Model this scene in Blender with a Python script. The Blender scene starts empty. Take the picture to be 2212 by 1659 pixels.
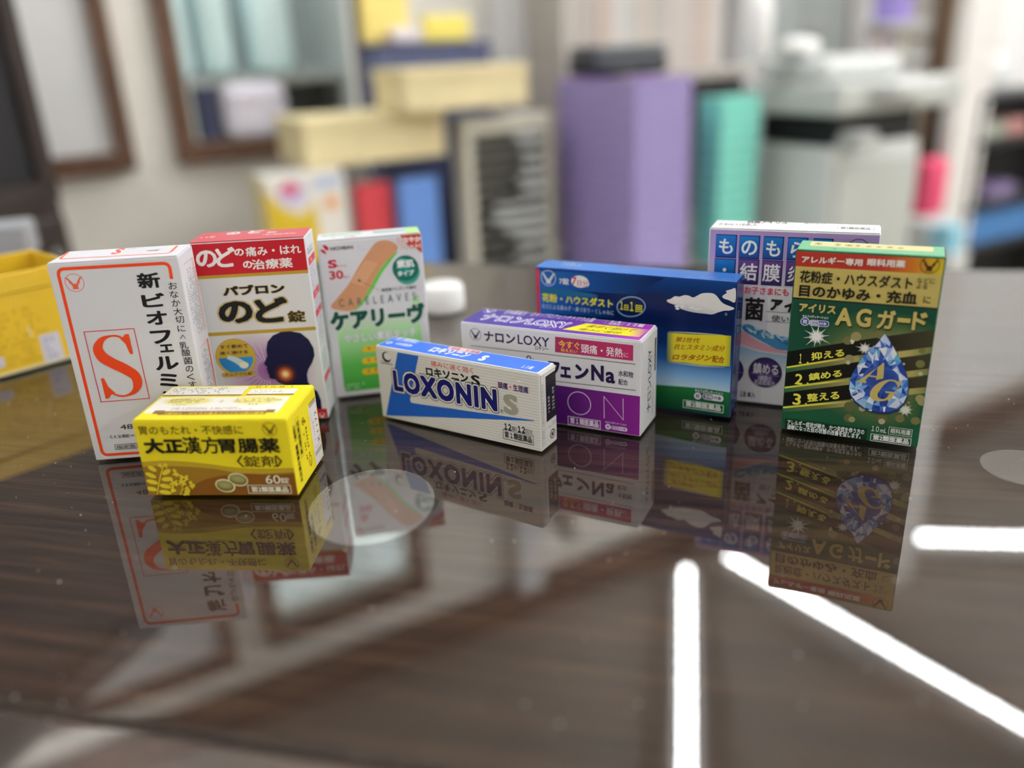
import bpy, bmesh, math, random
from mathutils import Vector, Matrix
random.seed(7)
sc = bpy.context.scene
W, H = 2212, 1659
# ---------------------------------------------------------------- camera
F, PITCH, ROLL, CAMZ = 1795.746, 0.380477, -0.045929, 0.19
O = Vector((0, 0, CAMZ))
FW = Vector((0, math.cos(PITCH), -math.sin(PITCH)))
_up = Vector((0, math.sin(PITCH), math.cos(PITCH)))
_rt = Vector((1, 0, 0))
RT = _rt * math.cos(ROLL) + _up * math.sin(ROLL)
UP = -_rt * math.sin(ROLL) + _up * math.cos(ROLL)
cd = bpy.data.cameras.new('camera')
cam = bpy.data.objects.new('camera', cd)
sc.collection.objects.link(cam)
M = Matrix((RT, UP, -FW)).transposed().to_4x4(); M.translation = O
cam.matrix_world = M
cd.sensor_width = 36.0
cd.lens = 36.0 * F / W
cd.clip_start = 0.01
cd.dof.use_dof = True
cd.dof.focus_distance = 0.42
cd.dof.aperture_fstop = (cd.lens / 1000) / 0.0122
sc.camera = cam
# ---------------------------------------------------------------- world, exposure
sc.view_settings.view_transform = 'Standard'
sc.view_settings.look = 'None'
sc.view_settings.gamma = 1
sc.view_settings.use_curve_mapping = False
sc.view_settings.exposure = -0.14
wd = bpy.data.worlds.new('world'); sc.world = wd
wd.use_nodes = True
wd.node_tree.nodes['Background'].inputs[0].default_value = (0.9, 0.95, 1, 1)
wd.node_tree.nodes['Background'].inputs[1].default_value = 0.15
TUBE = 58.0        # emission of the ceiling tubes ahead
FILL_SIDE = 28.0  # of the unseen fill row added along the right side
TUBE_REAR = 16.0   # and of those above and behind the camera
CEIL = 1.70        # ceiling above the table top
FLOOR = -1.05
DESK = -0.33

# ---------------------------------------------------------------- helpers
def lin(h):
    h = h.lstrip('#')
    o = []
    for i in (0, 2, 4):
        c = int(h[i:i+2], 16) / 255
        o.append(c / 12.92 if c <= 0.04045 else ((c + 0.055) / 1.055) ** 2.4)
    return o
def col(h, k=1.0):
    return tuple(min(0.9, c * k) for c in lin(h)) + (1,)
_mats = {}
def mat(name, c, rough=0.5, metal=0.0, spec=0.5, noise=0.0, scale=30, coat=0.0, emit=0.0, alpha=1.0, trans=0.0):
    """procedural material; c is an rgba, noise mixes a faint grain into the colour"""
    if name in _mats: return _mats[name]
    m = bpy.data.materials.new(name); m.use_nodes = True
    nt = m.node_tree; b = nt.nodes['Principled BSDF']
    b.inputs['Roughness'].default_value = rough
    b.inputs['Metallic'].default_value = metal
    b.inputs['Specular IOR Level'].default_value = spec
    b.inputs['Coat Weight'].default_value = coat
    b.inputs['Base Color'].default_value = c
    if noise:
        n = nt.nodes.new('ShaderNodeTexNoise'); n.inputs['Scale'].default_value = scale; n.inputs['Detail'].default_value = 3
        tc = nt.nodes.new('ShaderNodeTexCoord'); nt.links.new(tc.outputs['Object'], n.inputs['Vector'])
        r = nt.nodes.new('ShaderNodeValToRGB')
        r.color_ramp.elements[0].color = tuple(x * (1 - noise) for x in c[:3]) + (1,)
        r.color_ramp.elements[1].color = tuple(min(1, x * (1 + noise)) for x in c[:3]) + (1,)
        r.color_ramp.elements[0].position = 0.3; r.color_ramp.elements[1].position = 0.7
        nt.links.new(n.outputs['Fac'], r.inputs['Fac']); nt.links.new(r.outputs['Color'], b.inputs['Base Color'])
    if emit:
        b.inputs['Emission Color'].default_value = c; b.inputs['Emission Strength'].default_value = emit
    if trans: b.inputs['Transmission Weight'].default_value = trans
    _mats[name] = m
    return m
def ink(h, k=1.0, rough=0.4, metal=0.0):
    return mat('ink_%s_%d_%d_%d' % (h, round(k * 100), round(rough * 100), round(metal * 100)), col(h, k), rough, metal, .25)
def gradink(stops, k=1.0, rough=0.4, metal=0.0):
    """printed colour gradient along the U axis of the UV map; stops = ((pos, hex), ...)"""
    name = 'gradient_ink_' + '_'.join('%d%s' % (round(p * 100), h) for p, h in stops)[:40] + '_%d_%d' % (round(k * 100), round(metal*100))
    if name in _mats: return _mats[name]
    m = bpy.data.materials.new(name); m.use_nodes = True
    nt = m.node_tree; b = nt.nodes['Principled BSDF']
    b.inputs['Roughness'].default_value = rough; b.inputs['Metallic'].default_value = metal; b.inputs['Specular IOR Level'].default_value = .25
    uv = nt.nodes.new('ShaderNodeUVMap'); s = nt.nodes.new('ShaderNodeSeparateXYZ'); r = nt.nodes.new('ShaderNodeValToRGB')
    nt.links.new(uv.outputs[0], s.inputs[0]); nt.links.new(s.outputs['X'], r.inputs['Fac']); nt.links.new(r.outputs['Color'], b.inputs['Base Color'])
    cr = r.color_ramp
    while len(cr.elements) < len(stops): cr.elements.new(0.5)
    for e, (p, h) in zip(cr.elements, stops): e.position = p; e.color = col(h, k)
    _mats[name] = m
    return m

def tag(o, label, cat, group=None):
    o['label'] = label; o['category'] = cat
    if group: o['group'] = group
    return o
def struct(o):
    o['kind'] = 'structure'; return o
def link(name, me, parent=None, loc=None, rotz=0.0, mats=()):
    o = bpy.data.objects.new(name, me); sc.collection.objects.link(o)
    if parent is not None: o.parent = parent
    if loc is not None: o.location = loc
    if rotz: o.rotation_euler = (0, 0, rotz)
    for m in mats: me.materials.append(m)
    return o
def empty(name, loc, rotz=0.0):
    o = bpy.data.objects.new(name, None); sc.collection.objects.link(o)
    o.location = loc; o.rotation_euler = (0, 0, rotz); o.empty_display_size = 0.02
    return o
def bm_box(bm, x0, x1, y0, y1, z0, z1, bev=0.0, seg=2, mi=0):
    r = bmesh.ops.create_cube(bm, size=1.0)
    vs = r['verts']
    for v in vs:
        v.co = Vector((x0 + (v.co.x + .5) * (x1 - x0), y0 + (v.co.y + .5) * (y1 - y0), z0 + (v.co.z + .5) * (z1 - z0)))
    fs = list({f for v in vs for f in v.link_faces})
    for f in fs: f.material_index = mi
    if bev:
        es = list({e for v in vs for e in v.link_edges})
        bmesh.ops.bevel(bm, geom=es, offset=bev, segments=seg, profile=0.5, affect='EDGES', clamp_overlap=True)
def box(name, x0, x1, y0, y1, z0, z1, m, parent=None, bev=0.0, loc=None, rotz=0.0):
    bm = bmesh.new(); bm_box(bm, x0, x1, y0, y1, z0, z1, bev)
    me = bpy.data.meshes.new(name); bm.to_mesh(me); bm.free()
    return link(name, me, parent, loc, rotz, (m,))
def finish(name, bm, m, parent=None, loc=None, rotz=0.0, smooth=False):
    me = bpy.data.meshes.new(name); bm.to_mesh(me); bm.free()
    if smooth:
        for p in me.polygons: p.use_smooth = True
    return link(name, me, parent, loc, rotz, m if isinstance(m, (list, tuple)) else (m,))
def lathe(bm, prof, n=24, cx=0, cy=0):
    rings = []
    for r, z in prof:
        rings.append([bm.verts.new((cx + r * math.cos(2 * math.pi * i / n), cy + r * math.sin(2 * math.pi * i / n), z)) for i in range(n)])
    for a, b in zip(rings, rings[1:]):
        for i in range(n): bm.faces.new((a[i], a[(i + 1) % n], b[(i + 1) % n], b[i]))
    bm.faces.new(rings[0][::-1]); bm.faces.new(rings[-1])
def ray(x, y):
    return (FW + RT * ((x - W / 2) / F) - UP * ((y - H / 2) / F))
def at(x, y, Y):
    """point of the place seen at photo position (x, y), Y metres ahead of the camera"""
    d = ray(x, y); return O + d * (Y / d.y)
def px_of(p):
    v = Vector(p) - O; z = v.dot(FW)
    return W / 2 + F * v.dot(RT) / z, H / 2 - F * v.dot(UP) / z

# ---------------------------------------------------------------- printed panels
_glyph = {}
def glyphs(s, bold=0.0, space=1.0):
    key = (s, bold, space)
    if key not in _glyph:
        cu = bpy.data.curves.new('lettering', 'FONT'); cu.body = s; cu.resolution_u = 3
        cu.space_character = space
        ob = bpy.data.objects.new('lettering', cu); me = bpy.data.meshes.new_from_object(ob)
        vs = [(v.co.x, v.co.y) for v in me.vertices]; fs = [tuple(p.vertices) for p in me.polygons]
        if bold > 0.002:                                     # heavier weight: the strokes spread to all sides
            n = 4 if bold < .012 else (8 if bold < .04 else 20); v0, f0 = vs, fs; vs, fs = [(x, y, 0) for x, y in v0], list(f0)
            for i in range(n):
                dx, dy = math.cos(2 * math.pi * (i + .5) / n), math.sin(2 * math.pi * (i + .5) / n); q = bold * .97 / (dx ** 4 + dy ** 4) ** .25   # square spread keeps the stroke ends square
                dx *= q; dy *= q; b = len(vs)
                vs += [(x + dx, y + dy, (i + 1) * 2.5e-7 if n > 12 else (i + 1) * 4e-7) for x, y in v0]; fs += [tuple(q + b for q in f) for f in f0]
        bpy.data.objects.remove(ob); bpy.data.curves.remove(cu); bpy.data.meshes.remove(me)
        _glyph[key] = (vs, fs)
    return _glyph[key]
def catmull(pts, n=8, closed=False):
    out = []; m = len(pts)
    rng = range(m if closed else m - 1)
    for i in rng:
        g = (lambda k: pts[k % m]) if closed else (lambda k: pts[max(0, min(m - 1, k))])
        p0, p1, p2, p3 = g(i - 1), g(i), g(i + 1), g(i + 2)
        for j in range(n):
            t = j / n
            out.append(tuple(0.5 * (2 * b + (c - a) * t + (2 * a - 5 * b + 4 * c - d) * t * t + (3 * b - a - 3 * c + d) * t ** 3)
                             for a, b, c, d in zip(p0, p1, p2, p3)))
    if not closed: out.append(tuple(pts[-1]))
    return out

class Panel:
    """artwork printed on one face of a carton; positions are read on the face itself (metres)"""
    def __init__(s, root, o, U, V, w, h, k=1.0, rough=0.4, metal=0.0, lift=4e-5):
        s.root = root; s.o = o; s.U = U; s.V = V; s.N = U.cross(V); s.w = w; s.h = h
        s.k = k; s.rough = rough; s.metal = metal; s.lift = lift
        s.v = []; s.f = []; s.mi = []; s.uv = []; s.mats = []; s.lay = 0; s.hold = False
        s.crop = (0, 0, 1)
    def use(s, ox, oy, sc_): s.crop = (ox, oy, sc_); return s
    def P(s, x, y):
        """face coordinates of a spot on the photographed face"""
        ox, oy, c = s.crop
        d = ray(ox + x / c, oy + y / c)
        t = (s.o - O).dot(s.N) / d.dot(s.N)
        q = O + d * t - s.o
        return (q.dot(s.U), q.dot(s.V))
    def R(s, a, b): return (a * s.w, b * s.h)          # relative position on the face
    def m(s, c):
        if isinstance(c, str): c = ink(c, s.k, s.rough, s.metal)
        elif isinstance(c, tuple): c = gradink(c, s.k, s.rough, s.metal)
        if c not in s.mats: s.mats.append(c)
        return s.mats.index(c)
    def add(s, vs, fs, c, uv=None):
        mi = s.m(c)
        if not s.hold: s.lay += 1
        z = s.lift + s.lay * 6e-6; b = len(s.v)
        s.v += [(p[0], p[1], z + (p[2] if len(p) > 2 else 0)) for p in vs]
        s.uv += uv if uv else [(0.5, 0.5)] * len(vs)
        for f in fs: s.f.append(tuple(b + i for i in f)); s.mi.append(mi)
    def poly(s, uvpts, c, gdir=None):
        """gdir ((x0,y0),(x1,y1)) in face coordinates: direction of a printed gradient"""
        uv = None; e = 0.00035
        for ax, lim, sg in ((0, e, 1), (0, s.w - e, -1), (1, e, 1), (1, s.h - e, -1)):   # ink ends at the fold
            q = []; n = len(uvpts)
            for i in range(n):
                a, b = uvpts[i], uvpts[(i + 1) % n]; ia, ib = (a[ax] - lim) * sg >= 0, (b[ax] - lim) * sg >= 0
                if ia: q.append(a)
                if ia != ib:
                    t = (lim - a[ax]) / (b[ax] - a[ax]); q.append((a[0] + (b[0] - a[0]) * t, a[1] + (b[1] - a[1]) * t))
            uvpts = q
            if len(uvpts) < 3: return
        if gdir:
            (ax, ay), (bx, by) = gdir; dx, dy = bx - ax, by - ay; L = dx * dx + dy * dy
            uv = [(((x - ax) * dx + (y - ay) * dy) / L, 0) for x, y in uvpts]
        s.add(uvpts, [tuple(range(len(uvpts)))], c, uv)
    def pp(s, pts, c, gdir=None, smooth=0):
        q = [s.P(*p) for p in pts]
        if smooth: q = catmull(q, smooth, True)
        s.poly(q, c, tuple(s.P(*g) for g in gdir) if gdir else None)
    def rect(s, u0, v0, u1, v1, c, r=0.0, gdir=None):
        pts = []
        if r:
            for cx, cy, a0 in ((u1 - r, v1 - r, 0), (u0 + r, v1 - r, 90), (u0 + r, v0 + r, 180), (u1 - r, v0 + r, 270)):
                for i in range(7):
                    a = math.radians(a0 + 15 * i); pts.append((cx + r * math.cos(a), cy + r * math.sin(a)))
        else: pts = [(u0, v0), (u1, v0), (u1, v1), (u0, v1)]
        s.poly(pts, c, gdir)
    def prect(s, bl, tr, c, r=0.0, gdir=None):
        a, b = s.P(*bl), s.P(*tr)
        s.rect(a[0], a[1], b[0], b[1], c, min(r, 0.499 * abs(b[1] - a[1])) if r else 0, tuple(s.P(*g) for g in gdir) if gdir else None)
    def stroke(s, uvpts, w, c, closed=False):
        n = len(uvpts); ws = w if isinstance(w, (list, tuple)) else [w] * n
        vs = []
        for i, (x, y) in enumerate(uvpts):
            a = uvpts[(i - 1) % n] if closed or i > 0 else uvpts[i]
            b = uvpts[(i + 1) % n] if closed or i < n - 1 else uvpts[i]
            d1 = Vector((x - a[0], y - a[1])); d2 = Vector((b[0] - x, b[1] - y))
            if d1.length < 1e-9: d1 = d2
            if d2.length < 1e-9: d2 = d1
            d1.normalize(); d2.normalize(); t = d1 + d2
            if t.length < 1e-6: t = d1
            t.normalize(); nrm = Vector((-t.y, t.x)); k = 1 / max(0.5, nrm.dot(Vector((-d1.y, d1.x))))
            vs += [(x + nrm.x * ws[i] / 2 * k, y + nrm.y * ws[i] / 2 * k), (x - nrm.x * ws[i] / 2 * k, y - nrm.y * ws[i] / 2 * k)]
        vs = [(min(max(x, .0003), s.w - .0003), min(max(y, .0003), s.h - .0003)) for x, y in vs]
        fs = [(2 * i, 2 * i + 1, (2 * i + 3) % (2 * n), (2 * i + 2) % (2 * n)) for i in range(n if closed else n - 1)]
        s.add(vs, fs, c)
    def ps(s, pts, w, c, closed=False, smooth=0):
        q = [s.P(*p) for p in pts]
        if smooth:
            if isinstance(w, (list, tuple)):
                z = catmull([p + (x,) for p, x in zip(q, w)], smooth, closed); q = [p[:2] for p in z]; w = [max(2e-5, p[2]) for p in z]
            else: q = catmull(q, smooth, closed)
        s.stroke(q, w, c, closed)
    def outline(s, bl, tr, w, c, r=0.0):
        a, b = s.P(*bl), s.P(*tr)
        s.stroke([(a[0], a[1]), (b[0], a[1]), (b[0], b[1]), (a[0], b[1])], w, c, True)
    def disc(s, cx, cy, rx, c, ry=None, rot=0.0, n=36, radial=False):
        ry = ry or rx
        vs = [(0, 0)] + [(rx * math.cos(2 * math.pi * i / n), ry * math.sin(2 * math.pi * i / n)) for i in range(n)]
        ca, sa = math.cos(rot), math.sin(rot)
        vs = [(cx + x * ca - y * sa, cy + x * sa + y * ca) for x, y in vs]
        if min(v[0] for v in vs) < 0 or min(v[1] for v in vs) < 0 or max(v[0] for v in vs) > s.w or max(v[1] for v in vs) > s.h:
            return s.poly(vs[1:], c)
        uv = [(0.01, 0)] + [(0.99, 0)] * n
        s.add(vs, [(0, i, i % n + 1) for i in range(1, n + 1)], c, uv)
    def pd(s, cx, cy, rx, c, ry=None, rot=0.0, radial=False, n=36):
        """disc at photo spot; radii given in crop pixels measured along the face"""
        a = s.P(cx, cy); b = s.P(cx + rx, cy); r = math.hypot(b[0] - a[0], b[1] - a[1])
        s.disc(a[0], a[1], r, c, r * (ry / rx) if ry else None, rot, n)
        return a, r
    def ring(s, cx, cy, rx, w, c, ry=None, rot=0.0, n=48, a0=0, a1=360):
        ry = ry or rx; ca, sa = math.cos(rot), math.sin(rot)
        q = []
        full = a1 - a0 >= 360
        for i in range(n if full else n + 1):
            a = math.radians(a0 + (a1 - a0) * i / n); x, y = rx * math.cos(a), ry * math.sin(a)
            q.append((cx + x * ca - y * sa, cy + x * sa + y * ca))
        s.stroke(q, w, c, full)
    def T(s, txt, bl, tr, c, bold=0.0, rot=0, shear=0.0, space=1.0, outline=(), rel=False):
        """lettering whose ink fills the rectangle from bl to tr; rot is 0, 90 (reads upward), 180, 270"""
        a, b = (bl, tr) if rel else (s.P(*bl), s.P(*tr))
        s.text3(txt, (a[0], a[1]), (b[0], a[1]), (a[0], b[1]), c, bold, rot, shear, space, outline)
    def T3(s, txt, bl, br, tl, c, bold=0.0, rot=0, shear=0.0, space=1.0, outline=()):
        s.text3(txt, s.P(*bl), s.P(*br), s.P(*tl), c, bold, rot, shear, space, outline)
    def text3(s, txt, A, B, C, c, bold, rot, shear, space, outline):
        vs0, _ = glyphs(txt, bold, space)
        xs = [v[0] for v in vs0]; ys = [v[1] for v in vs0]
        x0, x1, y0, y1 = min(xs), max(xs), min(ys), max(ys)
        for off, oc in list(outline) + [(bold, c)]:
            vs, fs = glyphs(txt, off, space)
            q = []
            for p in vs:
                x, y = p[:2]
                a, b = (x - x0) / (x1 - x0), (y - y0) / (y1 - y0)
                a += shear * (b - 0.5)
                if rot == 180: a, b = 1 - a, 1 - b
                elif rot == 90: a, b = 1 - b, a
                elif rot == 270: a, b = b, 1 - a
                q.append((A[0] + (B[0] - A[0]) * a + (C[0] - A[0]) * b, A[1] + (B[1] - A[1]) * a + (C[1] - A[1]) * b, p[2] if len(p) > 2 else 0))
            s.add(q, fs, oc)
    def fine(s, u0, v0, u1, v1, rows, c, vertical=False, fill=0.62, dens=0.8, aspect=0.9):
        """print too small to read: rows of tiny character-like marks"""
        vs = []; fs = []
        L = (v1 - v0) if vertical else (u1 - u0); Wd = (u1 - u0) if vertical else (v1 - v0)
        pitch = Wd / rows; cw = abs(pitch) * fill * aspect
        for r in range(rows):
            t = 0.0; end = abs(L) * random.uniform(0.75, 1.0)
            while t + cw < end:
                if random.random() < dens:
                    a0 = t; a1 = t + cw * random.uniform(0.55, 0.95); b0 = pitch * (r + (1 - fill) / 2); b1 = b0 + pitch * fill * random.uniform(0.6, 1)
                    # each mark: two bars and a stem
                    bars = ((a0, b0, a1, b0 + (b1 - b0) * .28), (a0, b1 - (b1 - b0) * .3, a1, b1), (a0 + (a1 - a0) * .35, b0, a0 + (a1 - a0) * .65, b1))
                    for p0, q0, p1, q1 in bars:
                        dz = 4e-7 if (p0, q0, p1, q1) == bars[2] else 0
                        sg = 1 if L > 0 else -1
                        if vertical: R4 = [(u0 + q0, v0 + sg * p0), (u0 + q1, v0 + sg * p0), (u0 + q1, v0 + sg * p1), (u0 + q0, v0 + sg * p1)]
                        else: R4 = [(u0 + sg * p0, v0 + q0), (u0 + sg * p1, v0 + q0), (u0 + sg * p1, v0 + q1), (u0 + sg * p0, v0 + q1)]
                        R4 = [(x, y, dz) for x, y in R4]; b = len(vs); vs += R4; fs.append((b, b + 1, b + 2, b + 3))
                t += cw * 1.15
        if vs: s.add(vs, fs, c)
    def pfine(s, bl, tr, rows, c, **kw):
        a, b = s.P(*bl), s.P(*tr); s.fine(a[0], a[1], b[0], b[1], rows, c, **kw)
    def eagle(s, cx, cy, r, c, w=None, bg=None, up=1):
        """round emblem: an eagle with raised wings inside a ring (centre and radius in face metres)"""
        w = w or r * 0.07
        if bg: s.disc(cx, cy, r, bg)
        s.ring(cx, cy, r, w, c)
        X = lambda x, y: (cx + x * r, cy + y * r * up)
        for sg in (-1, 1):
            s.poly([X(sg * .98, .72), X(sg * .62, .56), X(sg * .36, .22), X(sg * .16, -.12), X(sg * .02, -.22), X(sg * .02, -.52), X(sg * .30, -.40), X(sg * .42, -.14), X(sg * .56, -.02), X(sg * .62, .26), X(sg * .78, .44)], c)
            s.poly([X(sg * .10, -.40), X(sg * .34, -.44), X(sg * .26, -.62), X(sg * .40, -.72), X(sg * .12, -.74), X(sg * .16, -.60)], c)
        s.poly([X(-.16, -.16), X(-.02, -.04), X(.14, -.14), X(.10, -.40), X(0, -.50), X(-.12, -.40)], c)
        s.poly([X(-.10, -.48), X(.10, -.48), X(.16, -.72), X(-.16, -.72)], c)
    def peagle(s, x, y, rpx, c, w=None, bg=None):
        a = s.P(x, y); b = s.P(x, y - rpx); s.eagle(a[0], a[1], abs(b[1] - a[1]), c, w, bg)
    def star(s, x, y, rpx, c, n=9, core=0.42, c2=None):
        a = s.P(x, y); b = s.P(x, y - rpx); r = abs(b[1] - a[1])
        vs = []
        if c2: s.disc(a[0], a[1], r * core * 1.5, ((0, c), (.45, c), (1, c2)))
        for i in range(2 * n):
            t = math.pi * i / n + 0.2; q = r * (random.uniform(.75, 1.15) if i % 2 == 0 else core * .55)
            vs.append((a[0] + q * math.cos(t), a[1] + q * math.sin(t)))
        s.poly(vs, c)
    def badge(s, circ, pill_bl, pill_tr, rpx, c, bg, txtc=None):
        """small tax-deduction mark: a round disc, a two-tone pill and their four characters"""
        a = s.P(*circ); b = s.P(circ[0], circ[1] - rpx); r = abs(b[1] - a[1])
        p0, p1 = s.P(*pill_bl), s.P(*pill_tr)
        s.disc(a[0], a[1], r * 1.18, bg); s.rect(p0[0] - r * .15, p0[1] - r * .15, p1[0] + r * .15, p1[1] + r * .15, bg, abs(p1[1] - p0[1]) * .5)
        s.disc(a[0], a[1], r, c); s.rect(p0[0], p0[1], p1[0], p1[1], c, abs(p1[1] - p0[1]) * .45)
        hh = p1[1] - p0[1]; mid = (p0[0] + p1[0]) / 2
        s.rect(p0[0] + hh * .12, p0[1] + hh * .1, mid, p1[1] - hh * .1, bg, hh * .3)
        s.text3('税', (a[0] - r * .6, a[1] - r * .62), (a[0] + r * .6, a[1] - r * .62), (a[0] - r * .6, a[1] + r * .62), bg, 0.02, 0, 0, 1, ())
        s.text3('控除', (p0[0] + hh * .3, p0[1] + hh * .2), (mid - hh * .08, p0[1] + hh * .2), (p0[0] + hh * .3, p1[1] - hh * .2), c, 0.02, 0, 0, 1, ())
        s.text3('対象', (mid + hh * .1, p0[1] + hh * .2), (p1[0] - hh * .3, p0[1] + hh * .2), (mid + hh * .1, p1[1] - hh * .2), bg, 0.02, 0, 0, 1, ())
    def build(s, name):
        if not s.v: return None
        inv = s.root.matrix_basis.inverted()
        me = bpy.data.meshes.new(name)
        me.from_pydata([tuple(inv @ (s.o + s.U * x + s.V * y + s.N * z)) for x, y, z in s.v], [], s.f)
        uvl = me.uv_layers.new(name='UVMap')
        for lp in me.loops: uvl.data[lp.index].uv = s.uv[lp.vertex_index]
        for p, mi in zip(me.polygons, s.mi): p.material_index = mi
        o = link(name, me, s.root, None, 0, s.mats)
        return o

class Carton:
    def __init__(s, name, pose, label, cat, body, k=1.3, ktop=1.0, kside=1.2, rough=0.4, bev=0.0006, flap=None, metal=0.0, endflap=False):
        x, y, yaw, w, d, h = pose
        s.w, s.d, s.h = w, d, h
        c, sn = math.cos(yaw), math.sin(yaw)
        s.root = empty(name, (x + c * w / 2 - sn * d / 2, y + sn * w / 2 + c * d / 2, 0.0012), yaw)
        tag(s.root, label, cat, 'boxes of medicine standing on the table')
        bpy.context.view_layer.update()
        h -= 0.0012; s.h = h
        bmat = ink(body, k, rough, metal) if isinstance(body, str) else body
        # body: a folded board box whose closing seams show at the lid
        bm = bmesh.new(); bm_box(bm, -w/2, w/2, -d/2, d/2, 0, h - 0.0005, bev)
        s.body = finish('carton_body', bm, bmat, s.root)
        fm = flap if flap is not None else bmat
        if isinstance(fm, str): fm = ink(fm, ktop, rough, metal)
        bm = bmesh.new(); bm_box(bm, -w/2 + .0006, w/2 - .0006, -d/2 + .0002, d/2 - .0002, h - 0.0005, h, 0.00018, 1)
        s.flap = finish('top_flap', bm, fm, s.root)
        U = Vector((c, sn, 0)); B = Vector((-sn, c, 0)); Z = Vector((0, 0, 1))
        fl = Vector((x, y, 0.0012)); fr = fl + U * w
        s.front = Panel(s.root, fl, U, Z, w, h - 0.0005, k, rough, metal)
        s.top = Panel(s.root, fl + Z * h, U, B, w, d, ktop, rough, metal)
        s.side = Panel(s.root, fr, B, Z, d, h - 0.0005, kside, rough, metal)
        if endflap:
            bm = bmesh.new(); bm_box(bm, w/2, w/2 + .0003, -d/2 + .0008, d/2 - .0006, .0008, h - .0012, .00012, 1)
            finish('end_flap', bm, bmat, s.root); s.side.lift += 0.0003
    def done(s):
        s.front.build('front_print'); s.top.build('top_print'); s.side.build('side_print')
# ---------------------------------------------------------------- the room
WD = Vector((0.874, 0.486, 0)).normalized()     # runs along the rear wall
WN = Vector((WD.y, -WD.x, 0))                   # faces the room
WP = Vector((-0.05, 2.48, 0))
WYAW = math.atan2(WD.y, WD.x)
def wall_hit(x, y):
    """distance along the rear wall and height of a spot seen on it"""
    d = ray(x, y); t = (WP - O).dot(WN) / d.dot(WN); p = O + d * t
    return (p - WP).dot(WD), p.z
M_wall = mat('wall_paint', col('f1ede4'), .9, noise=.04, scale=8)
M_ceil = mat('ceiling_paint', col('cfcac2'), .95, noise=.04, scale=12)
M_floor = mat('floor_vinyl', col('8e857a'), .5, noise=.08, scale=6)
M_brown = mat('brown_wood_trim', col('5c3f2c'), .45, noise=.2, scale=14)
M_white = mat('white_panel', col('dcdcdc'), .5, noise=.03, scale=5)
M_grey = mat('grey_panel', col('a8aba6'), .5, noise=.05, scale=5)
M_dark = mat('dark_plastic', col('33363a'), .4, noise=.1, scale=9)
M_black = mat('black_void', col('0c0c0e'), .6, noise=.1, scale=9)
RW = 4.6
def wall_box(name, s0, s1, z0, z1, n0, n1, m, parent=None, bev=0.0):
    """box standing along the rear wall: s along it, n metres out into the room"""
    bm = bmesh.new(); bm_box(bm, s0, s1, -n1, -n0, z0, z1, bev)
    me = bpy.data.meshes.new(name); bm.to_mesh(me); bm.free()
    return link(name, me, parent, None if parent is not None else WP, 0 if parent is not None else WYAW, (m,))
struct(box('floor', -4, 5, -3.0, 7.5, FLOOR - .05, FLOOR, M_floor))
struct(box('ceiling', -4, 5, -3.0, 7.5, CEIL, CEIL + .05, M_ceil))
# rear wall with one framed opening
f1r, _ = wall_hit(220, 200); o0, _ = wall_hit(410, 310); _, ob = wall_hit(480, 313); o1, _ = wall_hit(790, 200)
OT = 1.42
bm = bmesh.new()
bm_box(bm, -2.3, o0, 0, .1, FLOOR, CEIL); bm_box(bm, o1, 3.4, 0, .1, FLOOR, CEIL); bm_box(bm, o0, o1, 0, .1, FLOOR, ob); bm_box(bm, o0, o1, 0, .1, OT, CEIL)
struct(finish('wall_rear', bm, M_wall, None, WP, WYAW))
struct(box('wall_left', -2.5, -2.4, -3, 3.2, FLOOR, CEIL, M_wall))
struct(box('wall_right', 4.4, 4.5, -3, 6, FLOOR, CEIL, M_wall))
struct(box('wall_front', -3, 5, -2.6, -2.5, FLOOR, CEIL, M_wall))
struct(wall_box('trim_1', -2.2, 3.2, CEIL - .13, CEIL - .002, 0.001, .045, M_brown))
# framed opening: casing, pane and the cabinet behind it, with an added fill tube
bm = bmesh.new(); k = .034
for a in ((o0 - k, o0 + .01, ob - k, OT + k), (o1 - .01, o1 + k, ob - k, OT + k)): bm_box(bm, a[0], a[1], -.03, .03, a[2], a[3])
bm_box(bm, o0 - k, o1 + k, -.035, .03, ob - k, ob + .01); bm_box(bm, o0 - k, o1 + k, -.03, .03, OT, OT + k)
wf = struct(finish('window_1', bm, M_brown, None, WP, WYAW))

root = empty('display_recess', WP, WYAW); tag(root, 'grey shelved recess seen through the brown framed opening', 'shelf')
box('lamp_or_fill_tube', o0 + .05, o1 - .27, .13, .16, OT + .20, OT + .225, mat('recess_fill', (.82, .92, 1, 1), .4, emit=1500), root, .006)  # unseen fill tube, added to brighten the packs in the recess
for nm, a in (('back_panel', (o0, o1, .46, .48, ob - .02, OT + .26)), ('side_panel', (o0 - .02, o0, .101, .48, ob - .02, OT + .26)), ('side_panel', (o1, o1 + .02, .101, .48, ob - .02, OT + .26)), ('bottom_board', (o0, o1, .1, .46, ob - .02, ob)), ('top_board', (o0 - .02, o1 + .02, .101, .48, OT + .26, OT + .275))):
    box(nm, *a, M_grey, root)
s_, zsh = wall_hit(560, 165); box('shelf_board', o0 + .002, o1 - .002, .16, .458, zsh - .02, zsh, M_grey, root)
def recess_item(name, x0, x1, yt, n0, n1, m, label, cat, zb, group=None, ztop=None, bev=.004):
    a, _ = wall_hit(x0, 230); b, _ = wall_hit(x1, 230); zt = ztop if ztop is not None else wall_hit((x0 + x1) / 2, yt)[1]
    bm = bmesh.new(); bm_box(bm, -(b - a) / 2, (b - a) / 2, 0, n1 - n0, 0, zt - zb, bev)
    o = finish(name, bm, m, None, WP + WD * ((a + b) / 2) - WN * n0 + Vector((0, 0, zb)), WYAW)
    return tag(o, label, cat, group)
zf = ob + .001
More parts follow.
